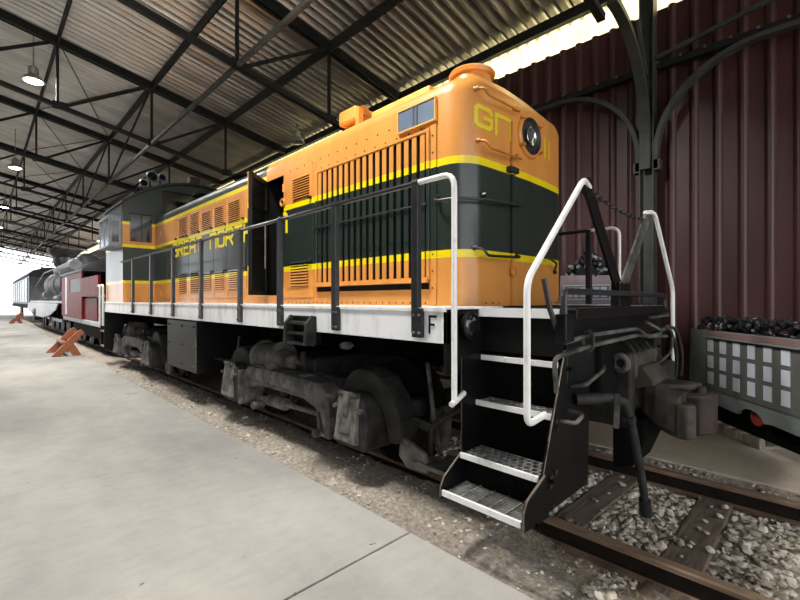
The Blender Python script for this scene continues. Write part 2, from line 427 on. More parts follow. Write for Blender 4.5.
# ------------------------------------------------------------------ building: wall, roof, trusses
XW = 3.3
wall = struct('wall_right')
def ribs(y0, y1, pitch=.26):
    pts = []; y = y0
    while y < y1 - .01:
        pts += [(y, 0), (y + .13, 0), (y + .140, -.012), (y + .155, -.036), (y + .175, -.048), (y + .20, -.048), (y + .22, -.036), (y + .235, -.012), (y + .245, 0)]; y += pitch
    pts.append((y1, 0)); return pts
pan = None
for i in range(-6, 56):
    y0 = i * 1.04 + .72 - 2 * .26; pts = ribs(0, 1.04)
    if pan is None:
        vs = []; n = len(pts)
        for z in (-.3, 5.6): vs += [(d, yy, z) for yy, d in pts] + [(d + .012, yy, z) for yy, d in pts]
        fs = []
        for k in range(n - 1): fs += [(k, k + 1, 2 * n + k + 1, 2 * n + k), (n + k, 3 * n + k, 3 * n + k + 1, n + k + 1), (2 * n + k, 2 * n + k + 1, 3 * n + k + 1, 3 * n + k)]
        fs += [(0, 2 * n, 3 * n, n), (n - 1, 2 * n - 1, 4 * n - 1, 3 * n - 1)]
        pan = MB().add(vs, fs).mesh('wall_sheet', 'wall_maroon', True)
    link('wall_sheet', pan, wall, (XW + .0006 * (i % 2), y0, 0))
for i in range(-2, 26):     # translucent daylight sheets above the wall
    y0 = i * 2.6 - 2.1; m = MB(); nn = 26
    vs = [(XW + .10 + .012 * (k % 2), y0 + k * .1, z) for z in (5.45, 6.16) for k in range(nn + 1)]
    m.add(vs, [(k, k + 1, nn + 2 + k, nn + 1 + k) for k in range(nn)])
    o = m.build('daylight_sheet', 'translucent_sheet', wall); md = o.modifiers.new('solid', 'SOLIDIFY'); md.thickness = .003
MB().box(XW - .16, XW - .06, -7.6, YF, 4.70, 4.79).build('girt', 'steel_frame', wall)
# wall girt carries a row of small insulator clips
for i in range(14):
    yy = .2 + i * .27; MB().tube([(XW - .17, yy, 4.785), (XW - .05, yy + .01, 4.80)], .02, 6).build('girt_clip', 'steel_frame_light', wall)
MB().box(3.04, 3.14, -7.6, YF, 5.905, 6.07).build('eave_beam', 'steel_frame', wall)

wl = struct('blocker_wall_left')  # unseen wall, added to cut the daylight from the left
for i in range(0, 22):
    link('wall_sheet', pan, wl, (-13.6, -7.12 + i * 2.08, 0), None, (1, 2, 1.65))
ceil = struct('ceiling')
SL = .194
def zr(x): return 6.39 - SL * (x - 1.23)
PP = [3.03, 1.23, -.575, -2.38, -4.185, -5.99, -7.8, -9.605, -11.41, -13.2]
TY = [2.05 + 4.87 * k for k in range(-2, 13)]
DEP = 1.42
xl, xr = -13.5, 3.42  # roof carried on past view at left to hold back sky light
# corrugated roof sheets, five across each bay and two up the slope
def corr(x0, x1, wid, pitch):
    nseg = int(round(wid / pitch)) * 8; m = MB(); vs = []
    for x in (x0, x1):
        for k in range(nseg + 1):
            yy = k * wid / nseg; vs.append((x, yy, zr(x) + .125 + .056 * max(-1, min(1, 1.35 * math.sin(2 * PI * yy / pitch)))))
    m.add(vs, [(k, k + 1, nseg + 2 + k, nseg + 1 + k) for k in range(nseg)])
    me = m.mesh('roof_sheet', 'roof_metal', True); return me
w_ = 4.87 / 5
shA = corr(-1.45, xr, w_ + .01, w_ / 5); shB = corr(xl, -1.40, w_ + .01, w_ / 5)
for ti in range(len(TY) - 1):
    for j in range(5):
        link('roof_sheet', shA, ceil, (0, TY[ti] + j * w_, .002 * (j % 2))); link('roof_sheet', shB, ceil, (0, TY[ti] + j * w_, .01 + .002 * (j % 2)))
for x in PP[1:]:
    for ti in range(len(TY) - 1):
        MB().box(x - .016, x + .016, TY[ti], TY[ti + 1], zr(x) - .14, zr(x) + .065).build('purlin', 'steel_frame', ceil)
# long strut tying the lower chords together
xp = PP[2]
MB().box(xp - .03, xp + .03, TY[0], TY[-1], zr(xp) - DEP - .04, zr(xp) - DEP + .03).build('tie_strut', 'steel_frame_light', ceil)
for ti, ty in enumerate(TY):
    t = MB().bar((PP[-1], ty - .05, zr(PP[-1]) - .05), (PP[0], ty - .05, zr(PP[0]) - .05), .05, .17).build('truss', 'steel_frame', ceil)
    MB().bar((PP[-1], ty + .05, zr(PP[-1]) - .05), (PP[0], ty + .05, zr(PP[0]) - .05), .05, .17).build('top_chord', 'steel_frame', t)
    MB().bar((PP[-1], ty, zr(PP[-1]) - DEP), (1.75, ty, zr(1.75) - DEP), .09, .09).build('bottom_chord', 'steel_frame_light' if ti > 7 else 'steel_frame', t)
    for i, x in enumerate(PP[1:]):
        MB().bar((x, ty, zr(x) - .05), (x, ty, zr(x) - DEP), .05, .05, (1, 0, 0)).build('vertical', 'steel_frame', t)
        xn = PP[i]
        if i > 0: MB().bar((x + .12, ty, zr(x) - DEP + .02), (xn - .05, ty, zr(xn) - .06), .045, .06).build('diagonal', 'steel_frame', t)
        MB().box(x - .09, x + .17, ty - .012, ty + .012, zr(x) - DEP - .07, zr(x) - DEP + .1).build('gusset', 'steel_frame', t)
    if 3 < ti < len(TY) - 1:
        MB().bar((xp, ty + .1, zr(xp) - .06), (xp, TY[ti + 1] - .1, zr(xp) - DEP + .05), .04, .04).build('sway_brace', 'steel_frame', t)
        x2 = PP[3]
        MB().tube([(xp, ty, zr(xp) + .02), (x2, TY[ti + 1], zr(x2) + .02)], .012, 5).build('tie_rod', 'steel_frame', t)
        MB().tube([(x2, ty, zr(x2) + .0), (xp, TY[ti + 1], zr(xp) + .0)], .012, 5).build('tie_rod', 'steel_frame', t)

def column(y, label):
    x = 3.1; c = thing('steel_column', label, 'column', (x, y, 0))
    m = MB()
    m.box(x - .09, x + .09, y - .09, y - .075, 0, 6.0); m.box(x - .09, x + .09, y + .075, y + .09, 0, 6.0); m.box(x - .012, x + .012, y - .075, y + .075, 0, 6.0)
    m.build('post', 'column_paint', c)
    MB().box(x - .16, x + .16, y - .16, y + .16, 0, .03).build('base_plate', 'column_paint', c)
    for sgn in (-1, 1):
        pts = [(x - .02, y + sgn * .11, 3.30)] + [(x - .02, y + sgn * (.11 + 1.15 * (1 - math.cos(a))), 3.5 + 1.14 * math.sin(a)) for a in [PI / 2 * i / 16 for i in range(17)]] + [(x - .02, y + sgn * 2.3, 4.64)]
        MB().arcbar(pts, .12, .06, (1, 0, 0)).build('arched_brace', 'column_paint', c)
        MB().box(x - .08, x + .05, y + sgn * .12 - .045, y + sgn * .12 + .045, 3.28, 3.42).build('brace_shoe', 'column_paint', c)
    pts = [(x - .11, y, 3.30)] + [(x - .11 - 1.25 * (1 - math.cos(a)), y, 3.68 + 1.34 * math.sin(a)) for a in [PI / 2 * i / 20 for i in range(21)]]
    MB().arcbar(pts, .12, .07, (0, 1, 0)).build('arched_brace', 'column_paint', c)
    MB().bar((x - .03, y - .1, 4.82), (x - .03, y - 2.6, 5.25), .04, .05).build('tie_bar', 'column_paint', c)
    MB().bar((x - .1, y, 4.62), (x - .42, y, 5.2), .04, .05).build('knee_strut', 'column_paint', c)
column(1.93, 'dark steel column with arched braces standing against the maroon wall')

def lamp(x, y, z, on, label):
    t = thing('pendant_lamp', label, 'lamp', (x, y, z), 'high bay lamps under the roof')
    top = zr(x) + .2
    MB().tube([(x, y, z + .3), (x, y, top)], .014, 6).build('stem', 'lamp_metal', t)
    MB().lathe((x, y, z + .14), (0, 0, 1), [(0, .08), (.03, .095), (.16, .09), (.19, .05)], 16).build('ballast_housing', 'lamp_metal', t, True)
    MB().lathe((x, y, z), (0, 0, 1), [(0, .21), (.012, .215), (.06, .17), (.14, .08), (.13, .07), (.055, .16), (.004, .2)], 20).build('shade', 'lamp_metal', t, True)
    MB().lathe((x, y, z - .03), (0, 0, 1), [(0, .05), (.01, .12), (.035, .175), (.05, .18)], 20).build('lens', 'lamp_glow' if on else 'lens_glass', t, True)
    if on:
        L = bpy.data.lights.new('lamp_light', 'SPOT'); L.energy = 950; L.spot_size = math.radians(150); L.spot_blend = .6; L.shadow_soft_size = .45; L.color = (1, .97, .92)
        o = bpy.data.objects.new('lamp_light', L); C.objects.link(o); o.location = (x, y, z - .07)
        o.parent = t; o.matrix_parent_inverse = W[t.name].inverted()
lamp(-2.74, 12.3, 6.25, True, 'lit round high bay lamp nearest in the left row above the platform')
lamp(-2.72, 19.5, 5.95, True, 'lit high bay lamp second in the left row above the platform')
lamp(-2.70, 28.4, 6.0, True, 'small lit high bay lamp third in the left row, near frame edge')
lamp(-2.66, 38.6, 6.25, True, 'tiny lit high bay lamp farthest along the left row above platform')
lamp(-2.74, 3.5, 6.25, True, 'lit high bay lamp overhead in the left row, above the frame')
lamp(2.55, 10.3, 5.75, False, 'unlit round high bay lamp hanging above the orange hood')
lamp(2.4, 30, 5.6, True, 'lit high bay lamp on the right row behind the cab')
lamp(2.4, 36, 5.6, True, 'lit high bay lamp farther on the right row behind the smokestack')

# ------------------------------------------------------------------ the diesel locomotive
loco = thing('diesel_locomotive', 'orange and dark green diesel switcher locomotive with white sill and steps', 'locomotive', (0, 6.6, 0))
HW = .88
def section():
    pts = [(-HW, 1.45), (-HW, 1.8), (-HW, 2.2), (-HW, 2.62), (-HW, 3.08)]
    pts[-1] = (-HW, 3.17)
    for k in range(1, 6):
        a = k * PI / 12; pts.append((-HW + .15 * (1 - math.cos(a)), 3.17 + .15 * math.sin(a)))
    pts += [(-.56, 3.41), (-.33, 3.49), (-.1, 3.54)]
    return pts
def nose(Y0, Y1, R=.23, n=8):
    lv = [(1.45, 0), (2.0, 0), (2.6, 0), (3.17, 0)]
    for k in range(1, 6):
        a = k * PI / 12; lv.append((3.17 + .15 * math.sin(a), .15 * (1 - math.cos(a))))
    lv += [(3.42, .32), (3.51, .55), (3.57, .78)]
    vs = []; fs = []
    for z, i in lv:
        wd = HW - i; r = max(R - i * .6, .08); r = min(r, wd); f = Y0 + i * .42
        ring = [(-wd, Y1)] + [(-wd, f + r + (Y1 - f - r) * t) for t in (.6, .25)]
        for k in range(n + 1):
            a = PI / 2 * k / n; ring.append((-wd + r * (1 - math.cos(a)), f + r * (1 - math.sin(a))))
        for t in (.25, .5, .75): ring.append(((-wd + r) * (1 - 2 * t), f - .03 * math.sin(PI * t)))
        ring += [(-x, y) for x, y in reversed(ring[:3 + n + 1])]
        vs += [(x, y, z) for x, y in ring]; m = len(ring)
    for j in range(len(lv) - 1):
        for k in range(m - 1): fs.append((j * m + k, j * m + k + 1, (j + 1) * m + k + 1, (j + 1) * m + k))
    fs.append(tuple(range((len(lv) - 1) * m, len(lv) * m)))
    return MB().add(vs, fs)
FY = 2.085
hood = nose(FY, 4.87).build('hood', 'paint', loco, True)
def shell(y0, y1, sec):
    full = sec + [(-x, z) for x, z in reversed(sec)]; n = len(full)
    return MB().add([(x, y0, z) for x, z in full] + [(x, y1, z) for x, z in full], [(k, k + 1, n + k + 1, n + k) for k in range(n - 1)])
sec = section()
# strip of hood around the open doorway: roof and far side, with a threshold below
dsec = [(-HW, 3.045)] + [p for p in sec if p[1] > 3.046]
full = dsec + [(-x, z) for x, z in reversed(sec)]; n = len(full)
MB().add([(x, 4.87, z) for x, z in full] + [(x, 5.31, z) for x, z in full], [(k, k + 1, n + k + 1, n + k) for k in range(n - 1)]).build('door_surround', 'paint', loco, True)
MB().box(-HW, -HW + .03, 4.87, 5.31, 1.45, 1.56).build('threshold', 'orange', loco)
rear = shell(5.31, 10.36, sec).build('engine_hood', 'paint_rear', loco, True)
MB().box(-.5, .5, 4.3, 9.6, 1.46, 2.7).build('engine_block', 'black_matte', loco, bev=.05)
MB().box(-.86, .86, 5.33, 5.36, 1.46, 3.05).build('bulkhead', 'black_matte', loco)
MB().box(-.86, .86, 4.80, 4.83, 1.46, 3.05).build('bulkhead', 'black_matte', loco)
# vertical seam strip and corner batten on the front hood
MB().box(-HW - .012, -HW + .01, 2.375, 2.44, 1.46, 2.95).build('batten', 'paint', loco)
MB().box(-HW - .008, -HW + .01, 4.135, 4.16, 1.46, 3.05).build('batten', 'paint', loco)
MB().prism([(-.27, FY - .047), (-.235, FY - .05), (-.235, FY - .0), (-.27, FY + .0)], 'z', 1.46, 3.05).build('door_seam', 'paint', loco)
# rivet rows
m = MB()
def rivet(x, y, z, ax): m.cyl((x, y, z), (x + ax[0] * .007, y + ax[1] * .007, z), .008, .005, 6)
for k in range(15): rivet(-HW, 2.55 + k * .15, 2.955, (-1, 0))
for k in range(12): rivet(-HW, 2.95 + k * .16, 3.06, (-1, 0))
for k in range(26): rivet(-HW, 2.5 + k * .09, 1.475, (-1, 0))
for k in range(10): rivet(-HW - .012, 2.41, 1.6 + k * .14, (-1, 0))
for k in range(14): rivet(-.62 + k * .095, FY - .012, 1.475, (0, -1))
o = m.build('rivets', 'knuckle', loco); o['kind'] = 'stuff'

# radiator shutter: frame, dark core and vertical slats
sh = MB()
GY0, GY1, GZ0, GZ1 = 2.47, 4.10, 1.69, 2.90
for a in ((-HW - .03, -HW + .02, GY0 - .03, GY0, GZ0 - .02, GZ1 + .03), (-HW - .03, -HW + .02, GY1, GY1 + .03, GZ0 - .02, GZ1 + .03)): sh.box(*a)
sh.box(-HW - .03, -HW + .02, GY0, GY1, GZ1, GZ1 + .025)
shutter = sh.build('radiator_shutter', 'paint', loco, bev=.004)
MB().box(-HW - .004, -HW + .015, GY0, GY1, GZ0, GZ1).build('core', 'black_matte', shutter)
MB().prism([(-HW - .05, GZ0 - .045), (-HW + .01, GZ0 - .045), (-HW + .01, GZ0), (-HW - .04, GZ0)], 'y', GY0 - .02, GY1 + .04).build('ledge', 'orange', shutter)
MB().box(-HW - .006, -HW + .01, GY0 - .01, GY1 + .02, GZ0 - .10, GZ0 - .047).build('recess', 'black_matte', shutter)
slat = MB().box(-HW - .022, -HW - .012, -.026, .026, GZ0, GZ1).mesh('slat', 'paint')
NS = 17; pit = (GY1 - GY0) / NS
for k in range(NS): link('slat', slat, shutter, (0, GY0 + pit * (k + .5), 0))
MB().tube([(-HW - .04, GY0 - .01, 2.30), (-HW - .04, GY1 + .06, 2.30)], .009, 6).build('rod', 'black_rail', shutter)
bolt = MB().cyl((-HW - .026, 0, 0), (-HW - .036, 0, 0), .011, .008, 6).mesh('bolt', 'black_rail')
for k in range(NS): link('bolt', bolt, shutter, (0, GY0 + pit * (k + .5), 2.0))

# side window in the hood
wd = MB()
wy0, wy1, wz0, wz1 = 2.385, 2.81, 2.99, 3.165
for a in ((wy0, wy1, wz0 - .014, wz0), (wy0, wy1, wz1, wz1 + .012), (wy0 - .012, wy0, wz0 - .014, wz1 + .012), (wy1, wy1 + .012, wz0 - .014, wz1 + .012)):
    wd.box(-HW - .026, -HW + .05, *a)
win = wd.build('number_window', 'tan', loco, bev=.004)
MB().box(-HW - .018, -HW - .01, wy0, wy1, wz0, wz1).build('pane', 'hood_glass', win)
for yy in (2.585, 2.625): MB().box(-HW - .024, -HW - .018, yy - .008, yy + .008, wz0, wz1).build('glazing_bar', 'curtain', win)

# hood doors with louvre banks
lou = {}
def louvre(wid, mname):
    key = (round(wid, 2), mname)
    if key not in lou:
        lou[key] = MB().prism([(0, -.004), (-.018, -.010), (-.021, -.006), (0, .016)], 'y', 0, wid).mesh('louvre', mname)
    return lou[key]
def hdoor(y0, y1, banks, mname):
    d = MB().box(-HW - .012, -HW + .01, y0 + .006, y1 - .006, 1.53, 3.035).build('hood_door', mname, loco, bev=.005)
    for (a, b, za, zb, nn) in banks:
        for k in range(nn):
            z = za + (zb - za) * (k + .5) / nn
            link('louvre', louvre(b - a, mname), d, (-HW - .012, a, z))
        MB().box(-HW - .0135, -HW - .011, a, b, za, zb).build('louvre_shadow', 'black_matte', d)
    MB().cyl((-HW - .012, y0 + .05, 2.66), (-HW - .05, y0 + .05, 2.66), .022, .016, 8).build('latch', 'black_rail', d)
    MB().cyl((-HW - .012, y0 + .05, 1.96), (-HW - .05, y0 + .05, 1.96), .022, .016, 8).build('latch', 'black_rail', d)
    for z in (1.62, 2.88): MB().cyl((-HW - .016, y1 - .012, z - .05), (-HW - .016, y1 - .012, z + .05), .012, n=6).build('hinge', mname, d)
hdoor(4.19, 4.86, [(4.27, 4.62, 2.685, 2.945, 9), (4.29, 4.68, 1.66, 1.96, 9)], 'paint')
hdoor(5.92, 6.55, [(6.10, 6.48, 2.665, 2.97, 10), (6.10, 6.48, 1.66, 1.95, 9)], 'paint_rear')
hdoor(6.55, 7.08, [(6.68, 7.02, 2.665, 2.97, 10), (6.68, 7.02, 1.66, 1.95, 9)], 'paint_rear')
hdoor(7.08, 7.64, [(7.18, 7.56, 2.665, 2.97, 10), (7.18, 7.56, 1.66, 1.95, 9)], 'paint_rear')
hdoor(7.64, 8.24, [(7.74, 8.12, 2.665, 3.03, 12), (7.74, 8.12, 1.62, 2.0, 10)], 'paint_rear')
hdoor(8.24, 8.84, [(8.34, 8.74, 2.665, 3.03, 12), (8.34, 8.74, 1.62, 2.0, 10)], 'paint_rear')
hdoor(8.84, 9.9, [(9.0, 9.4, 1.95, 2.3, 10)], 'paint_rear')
# the open door leaf
hx, hy, ox, oy = -HW - .01, 5.32, -1.27, 4.985
dv = Vector((ox - hx, oy - hy, 0)); L = dv.length; dv.normalize(); nv = Vector((dv.y, -dv.x, 0))
def leaf(a0, a1, t0, t1, z0, z1):
    vs = []
    for a in (a0, a1):
        for t in (t0, t1):
            for z in (z0, z1):
                p = Vector((hx, hy, 0)) + dv * a + nv * t; vs.append((p.x, p.y, z))
    return vs
BF = [(0, 1, 3, 2), (4, 6, 7, 5), (0, 4, 5, 1), (2, 3, 7, 6), (0, 2, 6, 4), (1, 5, 7, 3)]
od = MB().add(leaf(0, L, -.012, .012, 1.56, 3.04), BF).build('open_door', 'door_inside', loco)
s = 1 if (nv.dot(Vector((-3.57 - hx, 0 - hy, 0))) > 0) else -1
for (a0, a1, z0, z1) in ((0, L, 1.56, 1.62), (0, L, 2.98, 3.04), (0, .05, 1.56, 3.04), (L - .05, L, 1.56, 3.04), (.05, L - .05, 2.25, 2.30), (.05, L - .05, 2.62, 2.66)):
    MB().add(leaf(a0, a1, s * .012, s * .034, z0, z1), BF).build('stiffener', 'door_inside', od)
MB().add(leaf(0, L, -s * .012, -s * .02, 1.56, 3.04), BF).build('door_skin', 'paint', od)
p = Vector((hx, hy, 0)) + dv * .14 + nv * s * .05
MB().tube([(p.x, p.y, 1.9), (p.x, p.y, 2.5)], .012, 6).build('latch_bar', 'steel_worn', od)
m = MB(); m.ring((-HW - .03, 4.85, 2.70), (-1, 0, 0), .042, .012, 16, 6); m.build('door_ring', 'orange_dull', loco, True)

# lettering, drawn as flat strokes
GL = {
 'G': [[(1, .82), (.9, 1), (.12, 1), (0, .88), (0, .12), (.12, 0), (.88, 0), (1, .12), (1, .48), (.5, .48)]],
 'N': [[(0, 0), (0, .98)], [(0, .97), (.86, .97), (1, .85), (1, 0)]],
 'R': [[(0, 0), (0, 1), (.86, 1), (1, .88), (1, .6), (.86, .46), (0, .46)], [(.5, .46), (1, 0)]],
 'E': [[(1, 1), (0, 1), (0, 0), (1, 0)], [(0, .5), (.8, .5)]],
 'A': [[(0, 0), (0, .86), (.14, 1), (.86, 1), (1, .86), (1, 0)], [(0, .42), (1, .42)]],
 'T': [[(0, 1), (1, 1)], [(.5, 1), (.5, 0)]],
 'O': [[(.12, 0), (.88, 0), (1, .12), (1, .88), (.88, 1), (.12, 1), (0, .88), (0, .12), (.12, 0)]],
 'H': [[(0, 0), (0, 1)], [(1, 0), (1, 1)], [(0, .5), (1, .5)]],
 '1': [[(.5, 0), (.5, 1)]],
 'n': [[(.74, .97), (.86, .97), (1, .85), (1, 0)]],      # the end of the last N, left of it rides on the open door
 'F': [[(0, 0), (0, 1), (1, 1)], [(0, .5), (.7, .5)]],
}
def glyph(ch, org, ux, wd, ht, st, nrm, mname, parent):
    org = Vector(org); ux = Vector(ux); uz = Vector((0, 0, 1)); nrm = Vector(nrm); m = MB()
    for i, line in enumerate(GL[ch]):
        pts = [org + ux * (a * wd) + uz * (b * ht) + nrm * (.003 + .0006 * i) for a, b in line]
        for j in range(len(pts) - 1):
            d = (pts[j + 1] - pts[j]).normalized()
            p0, p1 = pts[j] - d * st * .42, pts[j + 1] + d * st * .42
            nn = max(1, int((p1 - p0).length / .02)) if parent.name.startswith('hood') and abs(d.z) < .99 else 1
            for q in range(nn): m.bar(p0.lerp(p1, q / nn), p0.lerp(p1, (q + 1) / nn), st, .002 + .0004 * j, nrm)
    if parent.name.startswith('hood'):
        m.v = [(a, b + surf(a), c_) for a, b, c_ in m.v]
    o = m.build('letter', mname, parent); return o
def surf(x):
    e = HW - .23; a = abs(x)
    if a > e: return FY + .23 - math.sqrt(max(.23 ** 2 - (a - e) ** 2, 0))
    t = a / e; return FY - (.03 + (.0212 - .03) * t * 2 if t < .5 else .0212 * (1 - (t - .5) * 2))
lt = bpy.data.objects
LZ0, LZ1 = 2.335, 2.565
word = 'GREAT NORTHERN'; y0 = 9.10 - .02
for i, ch in enumerate(word):
    ys_ = 7.22 + (6 - i) * .313
    if ch == ' ': continue
    if i == 12: continue        # this one rides on the open door
    if i == 13: ch = 'n'
    glyph(ch, (-HW - .0125, ys_ - .02, LZ0), (0, -1, 0), .235, LZ1 - LZ0, .045, (-1, 0, 0), 'letter_yellow', loco)
glyph('G', (-.725, 0, 2.91), (1, 0, 0), .185, .15, .036, (0, -1, 0), 'letter_faded', hood)
glyph('N', (-.475, 0, 2.895), (1, 0, 0), .21, .165, .034, (0, -1, 0), 'letter_faded', hood)
glyph('1', (.30, 0, 2.89), (1, 0, 0), .12, .18, .026, (0, -1, 0), 'letter_faded', hood)
glyph('1', (.40, 0, 2.89), (1, 0, 0), .12, .18, .026, (0, -1, 0), 'letter_faded', hood)

# headlight
hz = 3.0
hl = MB().lathe((.05, FY + .05, hz), (0, -1, 0), [(0, .205), (.078, .205), (.09, .20), (.10, .19), (.102, .178), (.102, .16), (.05, .15)], 32).build('headlight', 'orange', loco, True)
MB().lathe((.05, FY - .02, hz), (0, -1, 0), [(0, .15), (.035, .168), (.04, .165), (.012, .14)], 32).build('housing_interior', 'dark_iron', hl, True)
MB().lathe((.05, FY - .034, hz), (0, -1, 0), [(0, .02), (.004, .055), (.02, .085), (.022, .08), (.008, .05), (.003, .015)], 20).build('reflector', 'reflector', hl, True)
for a in (40, 140, 215, 325):
    c_, s_ = math.cos(math.radians(a)), math.sin(math.radians(a)); MB().cyl((.05 + .2 * c_, FY - .03, hz + .2 * s_), (.05 + .2 * c_, FY - .08, hz + .2 * s_), .016, n=8).build('clamp', 'orange_dull', hl)

# grab irons
def grab(pts, feet, mname, r=.011):
    g_ = MB().tube(pts, r, 8, round_=.05).build('grab_iron', mname, loco, True)
    for (x, y, z, ax) in feet:
        MB().cyl((x, y, z), (x + ax[0] * .045, y + ax[1] * .045, z), .024, .015, 8).build('foot', mname, g_, True)
fy = FY - .01
for z, mname, xa, xb in ((3.14, 'orange_dull', -.73, -.2), (2.73, 'orange_dull', -.71, -.17), (1.87, 'black_rail', -.74, -.2)):
    grab([(xa, fy + .01, z + .05), (xa, fy - .07, z + .03), (xa + .03, fy - .08, z - .02), (xb - .02, fy - .08, z), (xb, fy - .06, z + .01), (xb - .02, fy - .0, z + .04)], [(xa, fy + .03, z + .05, (0, -1)), (xb - .02, fy, z + .04, (0, -1))], mname)
grab([(-HW - .0, 2.36, 2.34), (-HW - .06, 2.36, 2.31), (-HW - .07, 2.30, 2.295), (-HW - .04, 2.14, 2.295), (-.74, FY - .06, 2.295), (-.2, FY - .085, 2.32), (-.17, FY - .06, 2.325), (-.19, FY - .02, 2.34)],
     [(-HW, 2.36, 2.34, (-1, 0)), (-.66, FY - .0, 2.35, (0, -1)), (-.19, FY - .02, 2.34, (0, -1))], 'black_rail')
grab([(.33, fy, 1.92), (.33, fy - .07, 1.90), (.50, fy - .07, 1.86), (.55, fy - .02, 1.80), (.6, fy + .01, 1.78)], [(.33, fy, 1.92, (0, -1)), (.58, fy + .02, 1.78, (0, -1))], 'black_rail')
MB().box(-.33, -.2, FY - .075, FY - .02, 2.60, 2.65).build('latch', 'black_rail', loco, bev=.008)
m = MB(); m.ring((-.255, FY - .05, 1.745), (0, -1, 0), .038, .011, 16, 6); m.build('latch_ring', 'orange_dull', loco, True)

# roof gear
MB().lathe((-.05, 2.63, 3.46), (0, 0, 1), [(0, .26), (.05, .22), (.10, .2), (.23, .195), (.24, .22), (.275, .23), (.29, .22), (.29, .19), (.24, .18)], 28).build('front_stack', 'orange', loco, True)
MB().lathe((.42, 2.6, 3.38), (0, 0, 1), [(0, .07), (.07, .07), (.09, .1), (.12, .095), (.14, .05)], 16).build('roof_vent', 'silver', loco, True)
MB().box(-.44, .44, 2.85, 3.72, 3.36, 3.60).build('roof_hatch', 'tan', loco, bev=.015)
bl = MB().box(-.60, -.30, 3.80, 4.12, 3.50, 3.67).build('bell_housing', 'orange', loco, bev=.03)
MB().lathe((-.48, 3.80, 3.60), (0, -1, 0), [(0, .085), (.012, .085), (.012, .03), (.03, .03)], 16).build('pivot', 'orange_dull', bl, True)
MB().box(-.60, -.54, 3.74, 3.80, 3.34, 3.62).build('bracket', 'orange', bl)
MB().box(-.40, -.34, 3.9, 4.0, 3.38, 3.52).build('bracket', 'orange', bl)
for yy in (7.75, 9.75):
    st = MB().lathe((-.05, yy, 3.42), (0, 0, 1), [(0, .2), (.3, .19), (.32, .25), (.36, .25), (.36, .18), (.2, .17)], 22).build('exhaust_stack', 'black_matte', loco, True)
MB().box(-.25, .25, 6.3, 7.1, 3.43, 3.52).build('roof_hatch', 'dark_iron', loco, bev=.01)

# cab
CY0, CY1, CX = 10.36, 12.05, 1.47
arc = [(-CX - .03, 3.50)] + [(-CX + (2 * CX) * t, 3.50 + .60 * math.sin(PI * t) ** .8) for t in [i / 24 for i in range(1, 24)]] + [(CX + .03, 3.50)]
# front wall with openings: assembled from wall strips
cab = MB()
def fw(x0, x1, z0, z1): cab.box(x0, x1, CY0, CY0 + .05, z0, z1)
def topz(x): t = (x + CX) / (2 * CX); return 3.50 + .60 * max(0, math.sin(PI * min(max(t, 0), 1))) ** .8
fw(-CX, CX, 1.45, 2.70)
for a, b in ((-CX, -1.34), (-.94, .94), (1.34, CX)): fw(a, b, 2.70, 3.32)
cab.box(-CX, -CX + .05, CY0 + .05, CY1, 1.45, 2.66); cab.box(CX - .05, CX, CY0 + .05, CY1, 1.45, 3.5)
cab.box(-CX, -CX + .05, CY0 + .05, CY0 + .2, 2.66, 3.5); cab.box(-CX, -CX + .05, CY1 - .2, CY1, 2.66, 3.5); cab.box(-CX, -CX + .05, CY0 + .2, CY1 - .2, 3.2, 3.5)
cab.box(-CX, CX, CY1 - .05, CY1, 1.45, 3.5)
xs_ = [-CX + 2 * CX * i / 48 for i in range(49)]
for a, b in zip(xs_[:-1], xs_[1:]):
    mid = (a + b) / 2; zt = min(topz(a), topz(b)); zhi = max(topz(a), topz(b))
    lo = 3.32
    if .12 < abs(mid) < .74:
        cab.add([(a, CY0, 3.32), (b, CY0, 3.32), (b, CY0, 3.42), (a, CY0, 3.42)], [(0, 1, 2, 3)])
        lo = 3.90
    for yy in (CY0, CY0 + .05):
        cab.add([(a, yy, lo), (b, yy, lo), (b, yy, max(topz(b), lo)), (a, yy, max(topz(a), lo))], [(0, 1, 2, 3)])
    cab.add([(a, CY1, 3.5), (b, CY1, 3.5), (b, CY1, topz(b)), (a, CY1, topz(a))], [(0, 1, 2, 3)])
cabo = cab.build('cab', 'paint_rear', loco)
rf = [(x, z) for x, z in arc] + [(x, z + .045) for x, z in reversed(arc)]
n = len(arc); vs = [(x, y, z) for y in (CY0 - .10, CY1 + .08) for x, z in rf]; N2 = 2 * n
fs = []
for k in range(n - 1): fs += [(k, k + 1, N2 + k + 1, N2 + k), (N2 - 1 - k, N2 - 2 - k, 2 * N2 - 2 - k, 2 * N2 - 1 - k), (k, k + 1, N2 - 2 - k, N2 - 1 - k), (N2 + k, N2 + k + 1, 2 * N2 - 2 - k, 2 * N2 - 1 - k)]
fs += [(0, N2 - 1, 2 * N2 - 1, N2), (n - 1, n, N2 + n, N2 + n - 1)]
MB().add(vs, fs).build('cab_roof', 'dark_iron', loco, True)
def cwin(x0, x1, z0, z1, round_=False):
    m = MB(); t = .03
    for a in ((x0 - t, x1 + t, z0 - t, z0), (x0 - t, x1 + t, z1, z1 + t), (x0 - t, x0, z0, z1), (x1, x1 + t, z0, z1)): m.box(a[0], a[1], CY0 - .018, CY0 + .05, a[2], a[3])
    wn = m.build('cab_window', 'paint_rear', loco, bev=.006)
    MB().box(x0, x1, CY0 + .02, CY0 + .028, z0, z1).build('pane', 'glass_dark', wn); return wn
wn = cwin(-1.34, -.94, 2.72, 3.30); MB().box(-1.13, -1.115, CY0 + .01, CY0 + .02, 2.72, 3.3).build('glazing_bar', 'dark_iron', wn)
cwin(.94, 1.34, 2.72, 3.30); cwin(-.74, -.12, 3.42, 3.88); cwin(.12, .74, 3.42, 3.88)
MB().box(-CX + .02, -CX + .03, CY0 + .2, CY1 - .2, 2.66, 3.2).build('side_pane', 'glass_dark', cabo)
